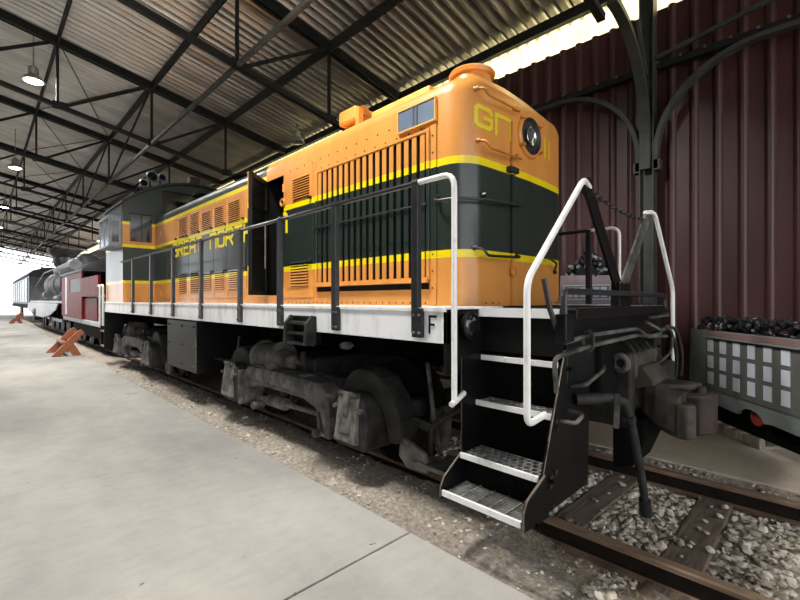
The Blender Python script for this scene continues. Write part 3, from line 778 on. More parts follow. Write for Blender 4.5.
# bay window box on the cab side
bay = MB()
for a in ((10.5, 10.54), (11.45, 11.49)): bay.box(-1.67, -CX, a[0], a[1], 2.62, 3.22)
for z in ((2.60, 2.64), (3.20, 3.24)): bay.box(-1.70, -CX, 10.47, 11.52, z[0], z[1])
for a in ((10.5, 10.54), (10.98, 11.02), (11.45, 11.49)): bay.box(-1.69, -1.66, a[0], a[1], 2.64, 3.2)
bo = bay.build('bay_window', 'silver', loco, bev=.005)
MB().box(-1.675, -1.67, 10.54, 11.45, 2.64, 3.2).build('pane', 'hood_glass', bo)
MB().box(-1.64, -1.51, 10.49, 10.50, 2.70, 3.14).build('pane', 'glass_dark', bo)
# horns on the cab roof
def horn(x, y, z, r, l, d=-1):
    h = MB().lathe((x, y, z), (0, d, .0), [(0, r), (.015, r * 1.04), (.03, r), (l * .35, r * .5), (l * .8, r * .3), (l, r * .3)], 20)
    return h
h0 = MB().box(-1.0, -.55, 10.75, 10.85, 3.98, 4.03).build('horn', 'dark_iron', loco)
for x, z, r in ((-.88, 4.19, .11), (-1.04, 4.02, .08), (-.68, 4.21, .08)):
    MB().lathe((x, 10.55, z), (0, 1, 0), [(.16, r * .3), (.06, r * .55), (0, r * .92), (-.012, r), (.0, r * 1.03), (.03, r * .98), (.10, r * .62), (.28, r * .35), (.34, r * .35)], 20).build('trumpet', 'dark_iron', h0, True)
    MB().ring((x, 10.535, z), (0, 1, 0), r * 1.0, .014, 20, 6).build('trumpet_rim', 'silver', h0, True)
    MB().tube([(x, 10.7, z), (x, 10.75, 4.0), (x, 10.8, topz(x) + .03)], .02, 6).build('stem', 'dark_iron', h0)
MB().box(-.12, .12, 10.5, 10.7, 4.1, 4.34).build('roof_ventilator', 'dark_iron', loco, bev=.01)

# frame, deck and sills
SX, SZ0, SZ1 = 1.5, 1.225, 1.425
FX = 1.30     # far side half width at the front corner
MB().box(-SX, -SX + .04, 1.76, 12.0, SZ0, SZ1).build('side_sill', 'white_paint', loco, bev=.004)
MB().box(FX - .04, FX, 1.76, 12.0, SZ0, SZ1).build('side_sill', 'white_paint', loco, bev=.004)
MB().box(-SX - .01, -HW + .02, 1.76, 12.05, SZ1, 1.452).build('running_board', 'white_paint', loco, bev=.003)
MB().box(HW - .02, FX + .01, 1.76, 12.05, SZ1, 1.452).build('running_board', 'white_paint', loco, bev=.003)
MB().box(-1.15, .95, 1.2, 12.0, 1.39, 1.446).build('deck', 'black_matte', loco)
MB().box(-1.165, -1.15, 1.2, 1.78, 1.39, 1.448).build('deck_edge', 'white_paint', loco)
MB().box(.95, .965, 1.2, 1.9, 1.385, 1.45).build('deck_edge', 'white_paint', loco)
for sx in (-.42, .42): MB().box(sx - .12, sx + .12, 1.3, 11.9, .93, 1.39).build('centre_sill', 'black_matte', loco)
MB().box(-.9, .9, 3.3, 11, 1.2, 1.39).build('underframe', 'black_matte', loco)
# bracket plates closing the sill at the step well
MB().box(-SX, -1.13, 1.76, 1.785, 1.03, 1.44).build('step_well_panel', 'black', loco)
MB().box(1.05, FX, 1.76, 1.785, 1.03, 1.44).build('step_well_panel', 'black', loco)
MB().box(-1.13, -1.10, 1.2, 1.78, 1.16, 1.385).build('step_well_panel', 'black', loco)
lm = MB().lathe((-1.31, 1.765, 1.335), (0, -1, 0), [(0, .06), (.03, .085), (.06, .09), (.065, .075), (.05, .07)], 20).build('step_lamp', 'black', loco, True)
MB().lathe((-1.31, 1.715, 1.335), (0, -1, 0), [(0, .072), (.012, .06), (.02, .03)], 18).build('lens', 'glass_dark', lm, True)
glyph('F', (-SX - .001, 1.90, 1.29), (0, -1, 0), .055, .105, .014, (-1, 0, 0), 'black', loco)

# stanchions and handrails
def rail_side(sg, ysl):
    X = sg * (SX if sg < 0 else FX)
    for y in ysl:
        st = MB().box(X - .022, X + .022, y - .03, y + .03, 1.28, 2.285).build('stanchion', 'black_rail', loco, bev=.006)
        b = MB().box(X + sg * .0, X + sg * .03, y - .075, y + .015, SZ0 + .03, SZ1 + .02).build('foot_plate', 'black_rail', st, bev=.004)
        for dy in (-.055, -.005):
            for z in (SZ0 + .06, SZ1 - .025): link('bolt', MBOLT[sg], st, (X + sg * .03, y + dy, z))
MBOLT = {s_: MB().cyl((0, 0, 0), (s_ * .012, 0, 0), .011, .009, 6).mesh('bolt', 'truck_light') for s_ in (-1, 1)}
SY = [2.02, 2.93, 3.83, 4.72, 5.90, 7.04, 8.20, 9.40]
rail_side(-1, SY)
rail_side(1, [2.02, 2.93, 3.83])
MB().tube([(-SX, 2.02, 2.275), (-SX, 10.33, 2.275)], .019, 8).build('handrail', 'black_rail', loco, True)
MB().tube([(FX, 2.02, 2.275), (FX, 5.0, 2.275)], .019, 8).build('handrail', 'black_rail', loco, True)
for y in SY:
    MB().tube([(-SX, y - .025, 2.277), (-SX, y + .025, 2.277)], .026, 8).build('rail_socket', 'black_rail', loco, True)
def white_rails(sg, X, X2):
    # the rail ahead of the last stanchion, turned down beside the steps
    MB().tube([(sg * X, 2.02, 2.275), (sg * X, 1.70, 2.275), (sg * X, 1.70, .875), ], .0185, 10, round_=.09).build('step_handrail', 'white_rail', loco, True)
    MB().tube([(sg * (X + .04), 1.69, .87), (sg * X, 1.70, .875), (sg * (X - .16), 1.75, .90)], .0185, 10).build('rail_foot', 'white_rail', loco, True)
    MB().tube([(sg * .60, 1.25, 2.265), (sg * (.76), 1.22, 2.29), (sg * (X2), 1.19, 1.60), (sg * (X2), 1.19, .85), (sg * (X2 - .26), 1.225, .85)], .0185, 10, round_=.07).build('end_handrail', 'white_rail', loco, True)
white_rails(-1, SX, 1.54)
white_rails(1, FX, 1.24)

# front steps
def steps(sg):
    y0, y1 = 1.215, 1.755; ox = 0 if sg < 0 else -.25
    outer = [(1.07, 1.2), (1.36, .50), (1.33, .30), (.74, .31), (.70, 1.2)]
    st = MB().prism([(sg * (a + ox), b) for a, b in outer], 'y', y0 - .012, y0).build('step_assembly', 'black', loco)
    cheek = [(1.34, .53), (1.54, .45), (1.57, .40), (1.57, .30), (1.30, .29)]
    MB().prism([(sg * (a + ox), b) for a, b in cheek], 'y', y0 - .026, y0 - .012).build('cheek_plate', 'black', st)
    po2 = [(sg * (a + ox), b) for a, b in [(1.35, 1.13), (1.35, .52), (1.53, .41), (1.56, .36), (1.56, .29), (1.35, .30), (1.03, .35), (1.03, 1.16)]]
    MB().prism(po2, 'y', y1, y1 + .012).build('side_plate', 'black', st)
    MB().tube([(sg * (a + ox), y0 - .008, b) for a, b in ((1.07, 1.2), (1.34, .53))], .006, 6).build('plate_edge', 'steel_worn', st)
    MB().tube([(sg * (a + ox), y0 - .02, b) for a, b in ((1.34, .53), (1.54, .45), (1.57, .40), (1.57, .30))], .007, 6).build('plate_edge', 'steel_worn', st)
    MB().tube([(sg * (a + ox), y1 + .006, b) for a, b in ((1.35, 1.13), (1.35, .52))], .003, 6).build('plate_edge', 'truck_grey', st)
    MB().tube([(sg * (a + ox), y1 + .006, b) for a, b in ((1.35, .52), (1.53, .41), (1.56, .36), (1.56, .3))], .006, 6).build('plate_edge', 'steel_worn', st)
    MB().box(sg * (1.03 + ox) - .008, sg * (1.03 + ox) + .008, y0, y1, .35, 1.12).build('riser', 'black_matte', st)
    MB().box(sg * (1.30 + ox) - .006, sg * (1.30 + ox) + .006, y0, y1, .27, .49).build('riser', 'black_matte', st)
    for (xo, z, dep, kind) in ((1.14, 1.115, .16, 0), (1.20, .82, .2, 1), (1.37, .51, .22, 1), (1.55, .325, .24, 2)):
        xo += ox
        xa, xb = sorted((sg * xo, sg * (xo - dep)))
        tr = MB().box(sg * xo - .009, sg * xo + .009, y0 + .002, y1 - .002, z - .018, z + .018).build('tread', 'white_rail', st, bev=.003)
        m = MB()
        if kind == 2:
            for k in range(9): xx = xa + .015 + (xb - xa - .03) * k / 8; m.box(xx - .0022, xx + .0022, y0 + .004, y1 - .004, z - .012, z + .006)
            for k in range(6): yy = y0 + .02 + (y1 - y0 - .04) * k / 5; m.box(xa, xb, yy - .004, yy + .004, z - .014, z + .008)
        else:
            nr = 4
            for k in range(nr + 1): xx = xa + .008 + (xb - xa - .016) * k / nr; m.box(xx - .006, xx + .006, y0 + .004, y1 - .004, z - .012, z + .012)
            for r_ in range(nr):
                for k in range(11):
                    yy = y0 + .02 + (y1 - y0 - .04) * (k + (.5 if r_ % 2 else 0)) / 10.5; xx = xa + .008 + (xb - xa - .016) * (r_ + .5) / nr
                    m.box(xx - (xb - xa) / nr / 2, xx + (xb - xa) / nr / 2, yy - .008, yy + .008, z - .012, z + .011)
        m.build('grate', 'grating' if kind else 'black_rail', st)
        for yb in (y0 + .03, y0 + .01):
            MB().cyl((sg * (xo - .1), y0 - .012, z - .03), (sg * (xo - .1), y0 - .03, z - .03), .014, n=6).build('bolt', 'truck_dark', st)
    for (a, b) in ((1.2, .80), (1.19, .76), (1.27, .50), (1.22, .52), (1.28, .45), (1.25, .33)):
        a += ox
        MB().cyl((sg * a, y0 - .012, b), (sg * a, y0 - .03, b), .015, n=6).build('bolt', 'truck_dark', st)
steps(-1); steps(1)

# end sill, pilot, draft gear and coupler
MB().box(-1.05, .9, 1.2, 1.29, .98, 1.40).build('end_sill', 'black', loco, bev=.01)
MB().box(-1.1, .85, 1.12, 1.30, 1.385, 1.45).build('end_platform', 'black', loco, bev=.008)
MB().box(-.62, .55, 1.16, 1.5, .80, 1.2).build('draft_gear_pocket', 'black_matte', loco, bev=.03)
MB().box(-.34, -.24, 1.07, 1.4, .60, 1.13).build('draft_cheek', 'truck_dark', loco, bev=.02)
MB().box(.24, .34, 1.07, 1.4, .60, 1.13).build('draft_cheek', 'truck_dark', loco, bev=.02)
coup = MB().box(-.27, .27, 1.06, 1.28, .93, 1.13).build('coupler', 'coupler_rust', loco, bev=.035)
MB().prism([(1.10, .86), (1.10, 1.03), (1.03, 1.03), (.96, .93), (.96, .90)], 'x', -.21, .15).build('striker', 'coupler_rust', coup, bev=.02)
for xx in (-.24, -.12, .0, .12):
    MB().arcbar([(xx, 1.17 + .085 * math.cos(a), 1.11 + .09 * math.sin(a)) for a in [PI * i / 8 for i in range(9)]], .025, .02, (1, 0, 0)).build('rib', 'truck_dark', coup)
m = MB(); m.ring((-.37, 1.13, 1.06), (-1, 0, 0), .05, .022, 16, 8); m.build('pin_lug', 'truck_grey', coup, True)
vs = []; fs = []
secs = [(1.25, -.12, .12, .68, .88), (1.08, -.13, .13, .68, .89), (1.03, -.17, .17, .645, .90), (.96, -.20, .20, .60, .89), (.88, -.21, .205, .565, .865), (.81, -.21, .205, .555, .845)]
for (y, a, b, z0, z1) in secs:
    ch = .045
    vs += [(a + ch, y, z0), (b - ch, y, z0), (b, y, z0 + ch), (b, y, z1 - ch), (b - ch, y, z1), (a + ch, y, z1), (a, y, z1 - ch), (a, y, z0 + ch)]
for i in range(len(secs) - 1):
    for k in range(8): fs.append((i * 8 + k, i * 8 + (k + 1) % 8, i * 8 + 8 + (k + 1) % 8, i * 8 + 8 + k))
fs += [tuple(reversed(range(8))), tuple(range(8 * len(secs) - 8, 8 * len(secs)))]
MB().add(vs, fs).build('head', 'coupler_rust', coup, bev=.012)
MB().prism([(-.02, .83), (.205, .83), (.21, .70), (.155, .655), (.05, .67), (-.03, .73)], 'z', .56, .84).build('knuckle', 'knuckle', coup, bev=.02)
MB().prism([(-.22, .84), (-.09, .82), (-.10, .75), (-.16, .72), (-.225, .76)], 'z', .565, .80).build('guard_arm', 'coupler_rust', coup, bev=.02)
MB().cyl((.12, .75, .83), (.12, .75, .88), .03, n=10).build('knuckle_pin', 'knuckle', coup, True)
MB().prism([(-.08, 1.06), (.17, 1.06), (.21, .87), (.18, .75), (.04, .79), (-.05, .91)], 'z', .86, .90).build('lock_cover', 'coupler_rust', coup, bev=.012)
MB().prism([(1.24, .60), (1.24, .25), (1.10, .30), (1.02, .50), (1.02, .66)], 'x', -.2, .2).build('carrier_plate', 'black_matte', coup, bev=.01)
# uncoupling levers, grab bars and brackets across the end
MB().tube([(-1.20, 1.15, 1.255), (-.95, 1.12, 1.285), (-.1, 1.10, 1.29), (.0, 1.06, 1.22), (.4, 1.08, 1.23)], .014, 8, round_=.04).build('uncoupling_lever', 'truck_grey', loco, True)
MB().tube([(-1.25, 1.17, .98), (-1.32, 1.15, 1.18), (-.97, 1.10, 1.225), (-.2, 1.08, 1.245), (.5, 1.06, 1.20)], .014, 8, round_=.05).build('uncoupling_lever', 'truck_grey', loco, True)
MB().tube([(.1, 1.10, 1.33), (.3, 1.05, 1.26), (.62, 1.08, 1.28)], .012, 8).build('uncoupling_lever', 'truck_grey', loco, True)
MB().tube([(.2, 1.10, 1.36), (.7, 1.10, 1.37)], .013, 8).build('grab_bar', 'truck_grey', loco, True)
m = MB(); m.arcbar([(-.96, 1.11 + .03 * math.sin(a), 1.255 + .065 * math.cos(a)) for a in [2 * PI * i / 14 for i in range(15)]], .02, .012, (1, 0, 0)); m.build('lever_hanger', 'truck_grey', loco)
MB().tube([(-1.02, 1.19, .98), (-1.02, 1.10, 1.0), (-.78, 1.09, 1.06), (-.7, 1.12, 1.07)], .012, 8, round_=.03).build('grab_bar', 'truck_grey', loco, True)
MB().tube([(-1.16, 1.19, .80), (-1.16, 1.10, .80), (-1.05, 1.10, .83), (-1.05, 1.19, .84)], .012, 8, round_=.03).build('grab_bar', 'truck_grey', loco, True)
# low tubular guard along the end platform
MB().tube([(-1.20, 1.15, 1.36), (-1.20, 1.15, 1.55), (-1.0, 1.15, 1.55), (.72, 1.13, 1.54), (.72, 1.13, 1.42)], .019, 8, round_=.05).build('end_guard_rail', 'black_rail', loco, True)
MB().tube([(-1.30, 1.22, 1.62), (-1.27, 1.20, 1.45), (-1.20, 1.18, 1.30)], .016, 8).build('brake_handle', 'black_rail', loco, True)
MB().box(-1.24, -1.12, 1.12, 1.19, 1.26, 1.42).build('lever_bracket', 'black', loco, bev=.01)
# inverted V posts that carry the safety chain
MB().bar((-.64, 1.25, 2.27), (-.07, 1.25, 1.61), .125, .02, (0, 1, 0)).build('chain_post', 'black', loco, bev=.004)
MB().bar((.64, 1.25, 2.22), (.05, 1.25, 1.61), .115, .02, (0, 1, 0)).build('chain_post', 'truck_grey', loco, bev=.004)
MB().cyl((-.645, 1.235, 2.265), (-.645, 1.265, 2.265), .06, n=14).build('post_eye', 'black', loco, True)
MB().box(-.12, .12, 1.215, 1.285, 1.44, 1.63).build('post_bracket', 'black', loco, bev=.008)
for i in range(24):
    t = (i + .5) / 24; x = -.63 + 1.25 * t; z = 2.25 - .05 * t - .035 * math.sin(PI * t)
    MB().arcbar([(x + .028 * math.cos(a), 1.25 + (.012 * math.sin(a) if i % 2 else 0), z + (0 if i % 2 else .012 * math.sin(a))) for a in [2 * PI * k / 8 for k in range(9)]], .008, .008, (0, 1, 0) if i % 2 == 0 else (0, 0, 1)).build('chain_link', 'black_rail', loco)
# brake hose
hs = MB().tube([(-.90, 1.12, .90), (-.80, 1.03, .905), (-.68, 1.0, .86), (-.58, 1.0, .74), (-.48, 1.0, .56), (-.38, 1.0, .36), (-.31, 1.0, .20), (-.28, 1.0, .10)], .027, 10).build('brake_hose', 'hose', loco, True)
MB().tube([(-.285, 1.0, .12), (-.262, 1.0, .01)], .04, 10).build('gladhand', 'black_rail', hs, True)
MB().cyl((-.95, 1.19, .89), (-.86, 1.08, .90), .036, n=12).build('angle_cock', 'truck_dark', hs, True)
MB().bar((-.80, 1.0, .93), (-.88, .98, .74), .03, .012).build('cock_handle', 'truck_grey', hs)
MB().tube([(-.60, 1.0, .765), (-.57, 1.0, .72)], .037, 10).build('clamp', 'black_rail', hs, True)
for x in (.35, .52): MB().tube([(x, 1.15, 1.2), (x + .1, 1.03, 1.3), (x + .22, 1.0, 1.05), (x + .25, 1.02, .85)], .014, 8, round_=.1).build('air_line', 'truck_dark', loco, True)
MB().tube([(.15, 1.05, 1.0), (.4, 1.0, 1.08), (.5, 1.02, 1.2)], .01, 6, round_=.1).build('air_line', 'truck_grey', loco, True)
MB().box(.25, .62, 1.02, 1.2, .74, 1.0).build('hose_bracket', 'truck_dark', loco, bev=.03)

# bracket with ribs on the sill and pear-shaped marker below it
jb = MB().box(-SX - .02, -SX + .05, 3.2, 3.56, 1.11, 1.36).build('jacking_bracket', 'black', loco, bev=.01)
for a, b in ((3.19, 3.225), (3.535, 3.57)):
    MB().prism([(-SX - .12, 1.12), (-SX - .02, 1.10), (-SX - .02, 1.36), (-SX - .05, 1.37), (-SX - .11, 1.3)], 'y', a, b).build('rib', 'truck_dark', jb, bev=.008)
for z in (1.12, 1.21, 1.30): MB().box(-SX - .09, -SX - .02, 3.22, 3.54, z - .012, z + .012).build('shelf', 'truck_dark', jb)
MB().prism([(2.78, 1.135), (2.83, 1.165), (2.90, 1.155), (2.94, 1.13), (2.90, 1.10), (2.83, 1.10)], 'x', -1.46, -1.42).build('marker_plate', 'truck_grey', loco, bev=.006)
# equipment box between the trucks
bb = MB().box(-1.42, -.45, 6.30, 7.60, .47, 1.20).build('battery_box', 'black', loco, bev=.01)
for y in (6.4, 6.9, 7.5):
    for z in (.56, .84, 1.12): MB().cyl((-1.42, y, z), (-1.435, y, z), .018, n=6).build('bolt', 'truck_grey', bb)
MB().tube([(-1.44, 6.26, .98), (-1.44, 6.26, .52)], .01, 6).build('edge_strip', 'steel_worn', bb)
MB().box(.45, 1.42, 6.30, 7.60, .47, 1.20).build('battery_box', 'black', loco, bev=.01)
MB().box(-.45, .45, 5.9, 8.2, .5, .95).build('fuel_tank', 'black_matte', loco, bev=.04)
MB().tube([(-1.2, 6.2, .68), (-1.2, 5.55, .70)], .016, 6).build('air_line', 'truck_dark', loco)

# trucks
def truck(cy):
    fr = MB()
    beam = [(-.88, .64), (-.74, .735), (-.40, .745), (.40, .745), (.74, .735), (.88, .64), (.90, .30), (.80, .29), (.72, .48), (.45, .545), (-.45, .545), (-.72, .48), (-.80, .29), (-.90, .30)]
    arch = [(.80, .60), (.92, .74), (1.02, .86), (1.14, .91), (1.28, .91), (1.42, .85), (1.54, .72), (1.64, .54), (1.64, .36), (1.52, .34), (1.46, .56), (1.36, .66), (1.0, .66), (.90, .56)]
    T = None
    for sg in (-1, 1):
        xa, xb = sorted((sg * 1.12, sg * 1.35)); o = MB().prism([(cy + a, b) for a, b in beam], 'x', xa, xb)
        if T is None: T = o.build('truck', 'truck_grey', loco, bev=.025)
        else: o.build('side_frame', 'truck_grey', T, bev=.025)
        for e in (-1, 1):
            xa, xb = sorted((sg * .98, sg * 1.22)); MB().prism([(cy + e * a, b) for a, b in arch], 'x', xa, xb).build('frame_arch', 'truck_dark', T, bev=.03)
            MB().box(min(sg * 1.30, sg * 1.385), max(sg * 1.30, sg * 1.385), cy + e * .905 - .028, cy + e * .905 + .028, .27, .67).build('pedestal', 'truck_grey', T, bev=.01)
        for q in (-.35, .3): MB().box(min(sg * 1.20, sg * 1.30), max(sg * 1.20, sg * 1.30), cy + q - .05, cy + q + .05, .742, .765).build('bolt_pad', 'truck_grey', T, bev=.005)
        MB().box(min(sg * 1.34, sg * 1.358), max(sg * 1.34, sg * 1.358), cy - .62, cy + .62, .60, .70).build('frame_web', 'truck_grey', T, bev=.006)
    MB().box(-1.14, 1.14, cy - .3, cy + .3, .6, .9).build('bolster', 'truck_dark', T, bev=.05)
    for s_ in (-1, 1): MB().box(-1.14, 1.14, cy + s_ * 1.52 - .06, cy + s_ * 1.52 + .06, .5, .66).build('end_transom', 'truck_dark', T, bev=.02)
    for s_ in (-1, 1):
        ay = cy + s_ * 1.2
        MB().cyl((-1.12, ay, .5), (1.12, ay, .5), .08, n=14).build('axle', 'wheel', T, True)
        for sg in (-1, 1):
            MB().lathe((sg * .70, ay, .5), (sg, 0, 0), [(0, .525), (.02, .53), (.035, .50), (.125, .49), (.13, .43), (.09, .40), (.08, .2), (.14, .16), (.16, .1)], 36).build('wheel', 'wheel', T, True)
            # journal box with slanted lid
            xo = sg * 1.36
            xa, xb = sorted((sg * .98, sg * 1.37))
            jb_ = MB()
            pr_ = [(-.19, .26), (.19, .26), (.21, .50), (.20, .62), (.14, .70), (.06, .725), (-.06, .725), (-.14, .70), (-.20, .62), (-.21, .50)]
            jb_.prism([(ay + a, b) for a, b in pr_], 'x', xa, xb)
            jb_.build('journal_box', 'truck_dark', T, bev=.03)
            jl = [(sg * 1.36, .31), (sg * 1.43, .33), (sg * 1.375, .70), (sg * 1.345, .70)]
            MB().prism(jl, 'y', ay - .135, ay + .135).build('journal_lid', 'truck_light', T, bev=.012)
            for q in (-.17, .17): MB().cyl((sg * 1.36, ay + q, .60), (sg * 1.40, ay + q, .60), .022, n=6).build('bolt', 'truck_grey', T)
            MB().prism([(sg * 1.40, .40), (sg * 1.433, .40), (sg * 1.385, .66), (sg * 1.36, .66)], 'y', ay - .075, ay + .075).build('lid_panel', 'truck_grey', T, bev=.008)
            MB().prism([(sg * 1.39, .56), (sg * 1.42, .55), (sg * 1.40, .73), (sg * 1.36, .73)], 'y', ay - .035, ay + .035).build('lid_spring', 'truck_grey', T, bev=.008)
            MB().cyl((sg * 1.37, ay - .12, .715), (sg * 1.37, ay + .12, .715), .022, n=8).build('hinge_pin', 'truck_grey', T, True)
            # brake shoe and hanger
            for q in (-1, 1):
                MB().bar((sg * .95, ay + q * .60, .62), (sg * .95, ay + q * .575, .35), .05, .08, (0, 1, 0)).build('brake_hanger', 'truck_grey', T)
                MB().arcbar([(sg * .78, ay + q * .56 * math.cos(a), .5 + .56 * math.sin(a)) for a in [-.5 + .1 * i for i in range(8)]], .09, .05, (1, 0, 0)).build('brake_shoe', 'truck_grey', T)
    for sg in (-1, 1):
        X = sg * 1.08
        # brake cylinder on top of the frame
        X = sg * 1.15
        bc = MB().lathe((X, cy + .74, .84), (0, -1, 0), [(0, .10), (.005, .185), (.04, .185), (.045, .155), (.40, .155), (.405, .195), (.455, .195), (.46, .11), (.70, .085), (.71, .06), (.73, .04)], 28)
        bc.build('brake_cylinder', 'truck_grey', T, True)
        MB().cyl((X, cy + .03, .84), (X, cy - .16, .84), .028, n=10).build('push_rod', 'truck_light', T, True)
        MB().bar((X, cy - .14, .96), (X, cy - .17, .55), .03, .06, (0, 1, 0)).build('brake_lever', 'truck_dark', T)
        MB().box(min(X, X + sg * .16), max(X, X + sg * .16), cy + .25, cy + .7, .70, .76).build('cylinder_seat', 'truck_grey', T, bev=.01)
        # rigging below the beam
        MB().tube([(sg * 1.22, cy + .72, .36), (sg * 1.22, cy + .2, .38), (sg * 1.22, cy - .55, .40)], .03, 8).build('pull_rod', 'truck_light', T, True)
        MB().lathe((sg * 1.22, cy + .45, .37), (0, -1, .02), [(0, .04), (.01, .065), (.36, .065), (.37, .03)], 14).build('slack_adjuster', 'truck_light', T, True)
        MB().bar((sg * 1.22, cy + .62, .56), (sg * 1.24, cy + .70, .26), .04, .07).build('brake_lever', 'truck_grey', T, bev=.008)
        MB().bar((sg * 1.22, cy - .52, .54), (sg * 1.24, cy - .60, .22), .04, .07).build('brake_lever', 'truck_grey', T, bev=.008)
        MB().tube([(sg * 1.25, cy - .58, .22), (sg * 1.3, cy - .80, .26), (sg * 1.32, cy - .95, .30)], .022, 8).build('brake_link', 'truck_light', T, True)
        MB().cyl((sg * 1.18, cy + .68, .28), (sg * 1.32, cy + .68, .28), .045, n=10).build('pin', 'truck_light', T, True)
        MB().cyl((sg * 1.18, cy - .6, .24), (sg * 1.32, cy - .6, .24), .04, n=10).build('pin', 'truck_light', T, True)
        MB().bar((sg * 1.05, cy - .35, .74), (sg * 1.1, cy - .85, .72), .2, .1).build('spring_cap', 'truck_dark', T, bev=.03)
        # sand pipe bracket and guard at the ends
        for e in (-1, 1):
            MB().prism([(cy + e * 1.62, .42), (cy + e * 1.88, .34), (cy + e * 1.90, .20), (cy + e * 1.70, .18), (cy + e * 1.60, .26)], 'x', min(sg * 1.14, sg * 1.18), max(sg * 1.14, sg * 1.18)).build('rail_guard', 'truck_light', T, bev=.008)
            MB().tube([(sg * 1.0, cy + e * 1.75, 1.0), (sg * 1.02, cy + e * 1.85, .5), (sg * .85, cy + e * 1.8, .12)], .018, 6, round_=.1).build('sand_pipe', 'truck_grey', T, True)
truck(4.12); truck(10.2)
# strut frame behind the steps
MB().tube([(-1.0, 1.86, .80), (-1.05, 2.28, .52), (-1.05, 2.30, .28)], .022, 8, round_=.05).build('step_brace', 'truck_dark', loco, True)
MB().bar((-1.05, 2.28, .50), (-1.08, 2.62, .55), .03, .07).build('step_brace', 'truck_dark', loco)
MB().box(-1.2, -1.0, 1.8, 2.35, .24, .27).build('step_bracket', 'truck_light', loco)
# rear steps and rails
MB().tube([(-1.52, 12.25, 1.85), (-1.52, 12.05, 1.85), (-1.52, 12.05, .9)], .025, 8, round_=.08).build('step_handrail', 'white_rail', loco, True)
MB().tube([(-1.52, 12.62, 1.85), (-1.52, 12.42, 1.85), (-1.52, 12.42, .9)], .025, 8, round_=.08).build('step_handrail', 'white_rail', loco, True)
MB().box(-1.5, 1.5, 12.0, 12.5, 1.38, 1.45).build('rear_platform', 'black', loco, bev=.01)
MB().box(-1.05, 1.05, 12.4, 12.5, .9, 1.4).build('end_sill', 'black', loco, bev=.01)
rs = MB().box(-1.5, -1.1, 12.05, 12.07, .35, 1.4).build('rear_steps', 'black', loco)
MB().box(-1.5, -1.1, 12.48, 12.5, .35, 1.4).build('side_plate', 'black', rs)
for z in (.4, .75, 1.1): MB().box(-1.5, -1.2, 12.07, 12.48, z, z + .03).build('tread', 'grating', rs)

# ------------------------------------------------------------------ train farther down the track
rt = thing('red_tender', 'small glossy red tender with a side window, standing behind the locomotive', 'train car', (0, 16.3, 0))
MB().box(-1.35, 1.35, 13.4, 20.3, .78, .92).build('underframe', 'pale_panel', rt, bev=.02)
m = MB(); m.box(-1.4, -1.34, 15.9, 20.2, .92, 1.75); m.box(-1.4, -1.34, 18.3, 20.2, 1.75, 2.36); m.box(-1.4, -1.34, 15.9, 16.1, 1.75, 2.36); m.box(-1.4, -1.34, 16.1, 18.3, 2.2, 2.36)
body = m.build('body', 'red_paint', rt)
MB().box(1.34, 1.4, 13.4, 20.2, .92, 2.36).build('body_panel', 'red_paint', rt)
MB().box(-1.34, 1.34, 13.9, 15.9, .92, 1.55).build('body_panel', 'red_paint', rt)
MB().box(-1.4, -1.34, 13.4, 15.9, 1.6, 2.15).build('body_panel', 'red_paint', rt)
MB().box(-1.34, 1.34, 20.1, 20.2, .92, 2.36).build('body_panel', 'red_paint', rt)
MB().box(-1.43, 1.43, 15.6, 20.4, 2.36, 2.44).build('roof', 'dark_iron', rt)
MB().box(-1.385, -1.375, 16.1, 18.3, 1.75, 2.2).build('pane', 'grey_iron', rt)
MB().box(-1.405, -1.40, 18.9, 19.3, 1.0, 2.3).build('stripe', 'pale_panel', rt)
MB().box(-1.30, 1.2, 13.35, 15.85, 1.58, 1.64).build('hatch', 'pale_panel', rt)
for yy in (14.4, 16.2, 17.8, 19.4):
    for sg in (-1, 1): MB().lathe((sg * .72, yy, .38), (sg, 0, 0), [(0, .42), (.03, .40), (.12, .38), (.12, .1)], 20).build('wheel', 'wheel', rt, True)
MB().box(-1.1, 1.1, 13.9, 19.9, .35, .7).build('running_gear', 'black_matte', rt, bev=.03)

sl = thing('steam_locomotive', 'black steam locomotive with a flared smokestack beyond the red tender', 'locomotive', (0, 28, 0))
bo_ = MB().lathe((0, 21.0, 2.35), (0, 1, 0), [(0, .6), (.05, .78), (8, .78), (8.1, .82), (12.6, .82), (12.7, .7), (12.8, .3)], 28).build('boiler', 'dark_iron', sl, True)
MB().lathe((0, 32.2, 3.05), (0, 0, 1), [(0, .5), (.12, .4), (.35, .38), (.5, .5), (.75, .52), (.95, .50), (1.05, .62), (1.3, .80), (1.42, .80), (1.44, .6), (1.46, .4)], 24).build('smokestack', 'dark_iron', sl, True)
for yy, r in ((24.5, .42), (28, .36)):
    MB().lathe((0, yy, 3.0), (0, 0, 1), [(0, r + .08), (.12, r), (.45, r), (.58, r * .8), (.66, r * .35)], 20).build('dome', 'grey_iron', sl, True)
MB().cyl((-.75, 22.0, 2.95), (-.75, 27.5, 2.95), .22, n=16).build('air_tank', 'grey_iron', sl, True)
for yy in (23.5, 26.2, 29, 31.5): MB().lathe((0, yy, 2.35), (0, 1, 0), [(0, .8), (.01, .84), (.1, .84), (.11, .8)], 28).build('boiler_band', 'grey_iron', sl, True)
MB().box(-1.4, -.8, 21.2, 34.2, 1.38, 1.46).build('running_board', 'pale_panel', sl)
MB().box(.8, 1.4, 21.2, 34.2, 1.38, 1.46).build('running_board', 'pale_panel', sl)
MB().box(-.6, .6, 20.6, 34.6, .7, 1.5).build('frame', 'black_matte', sl)
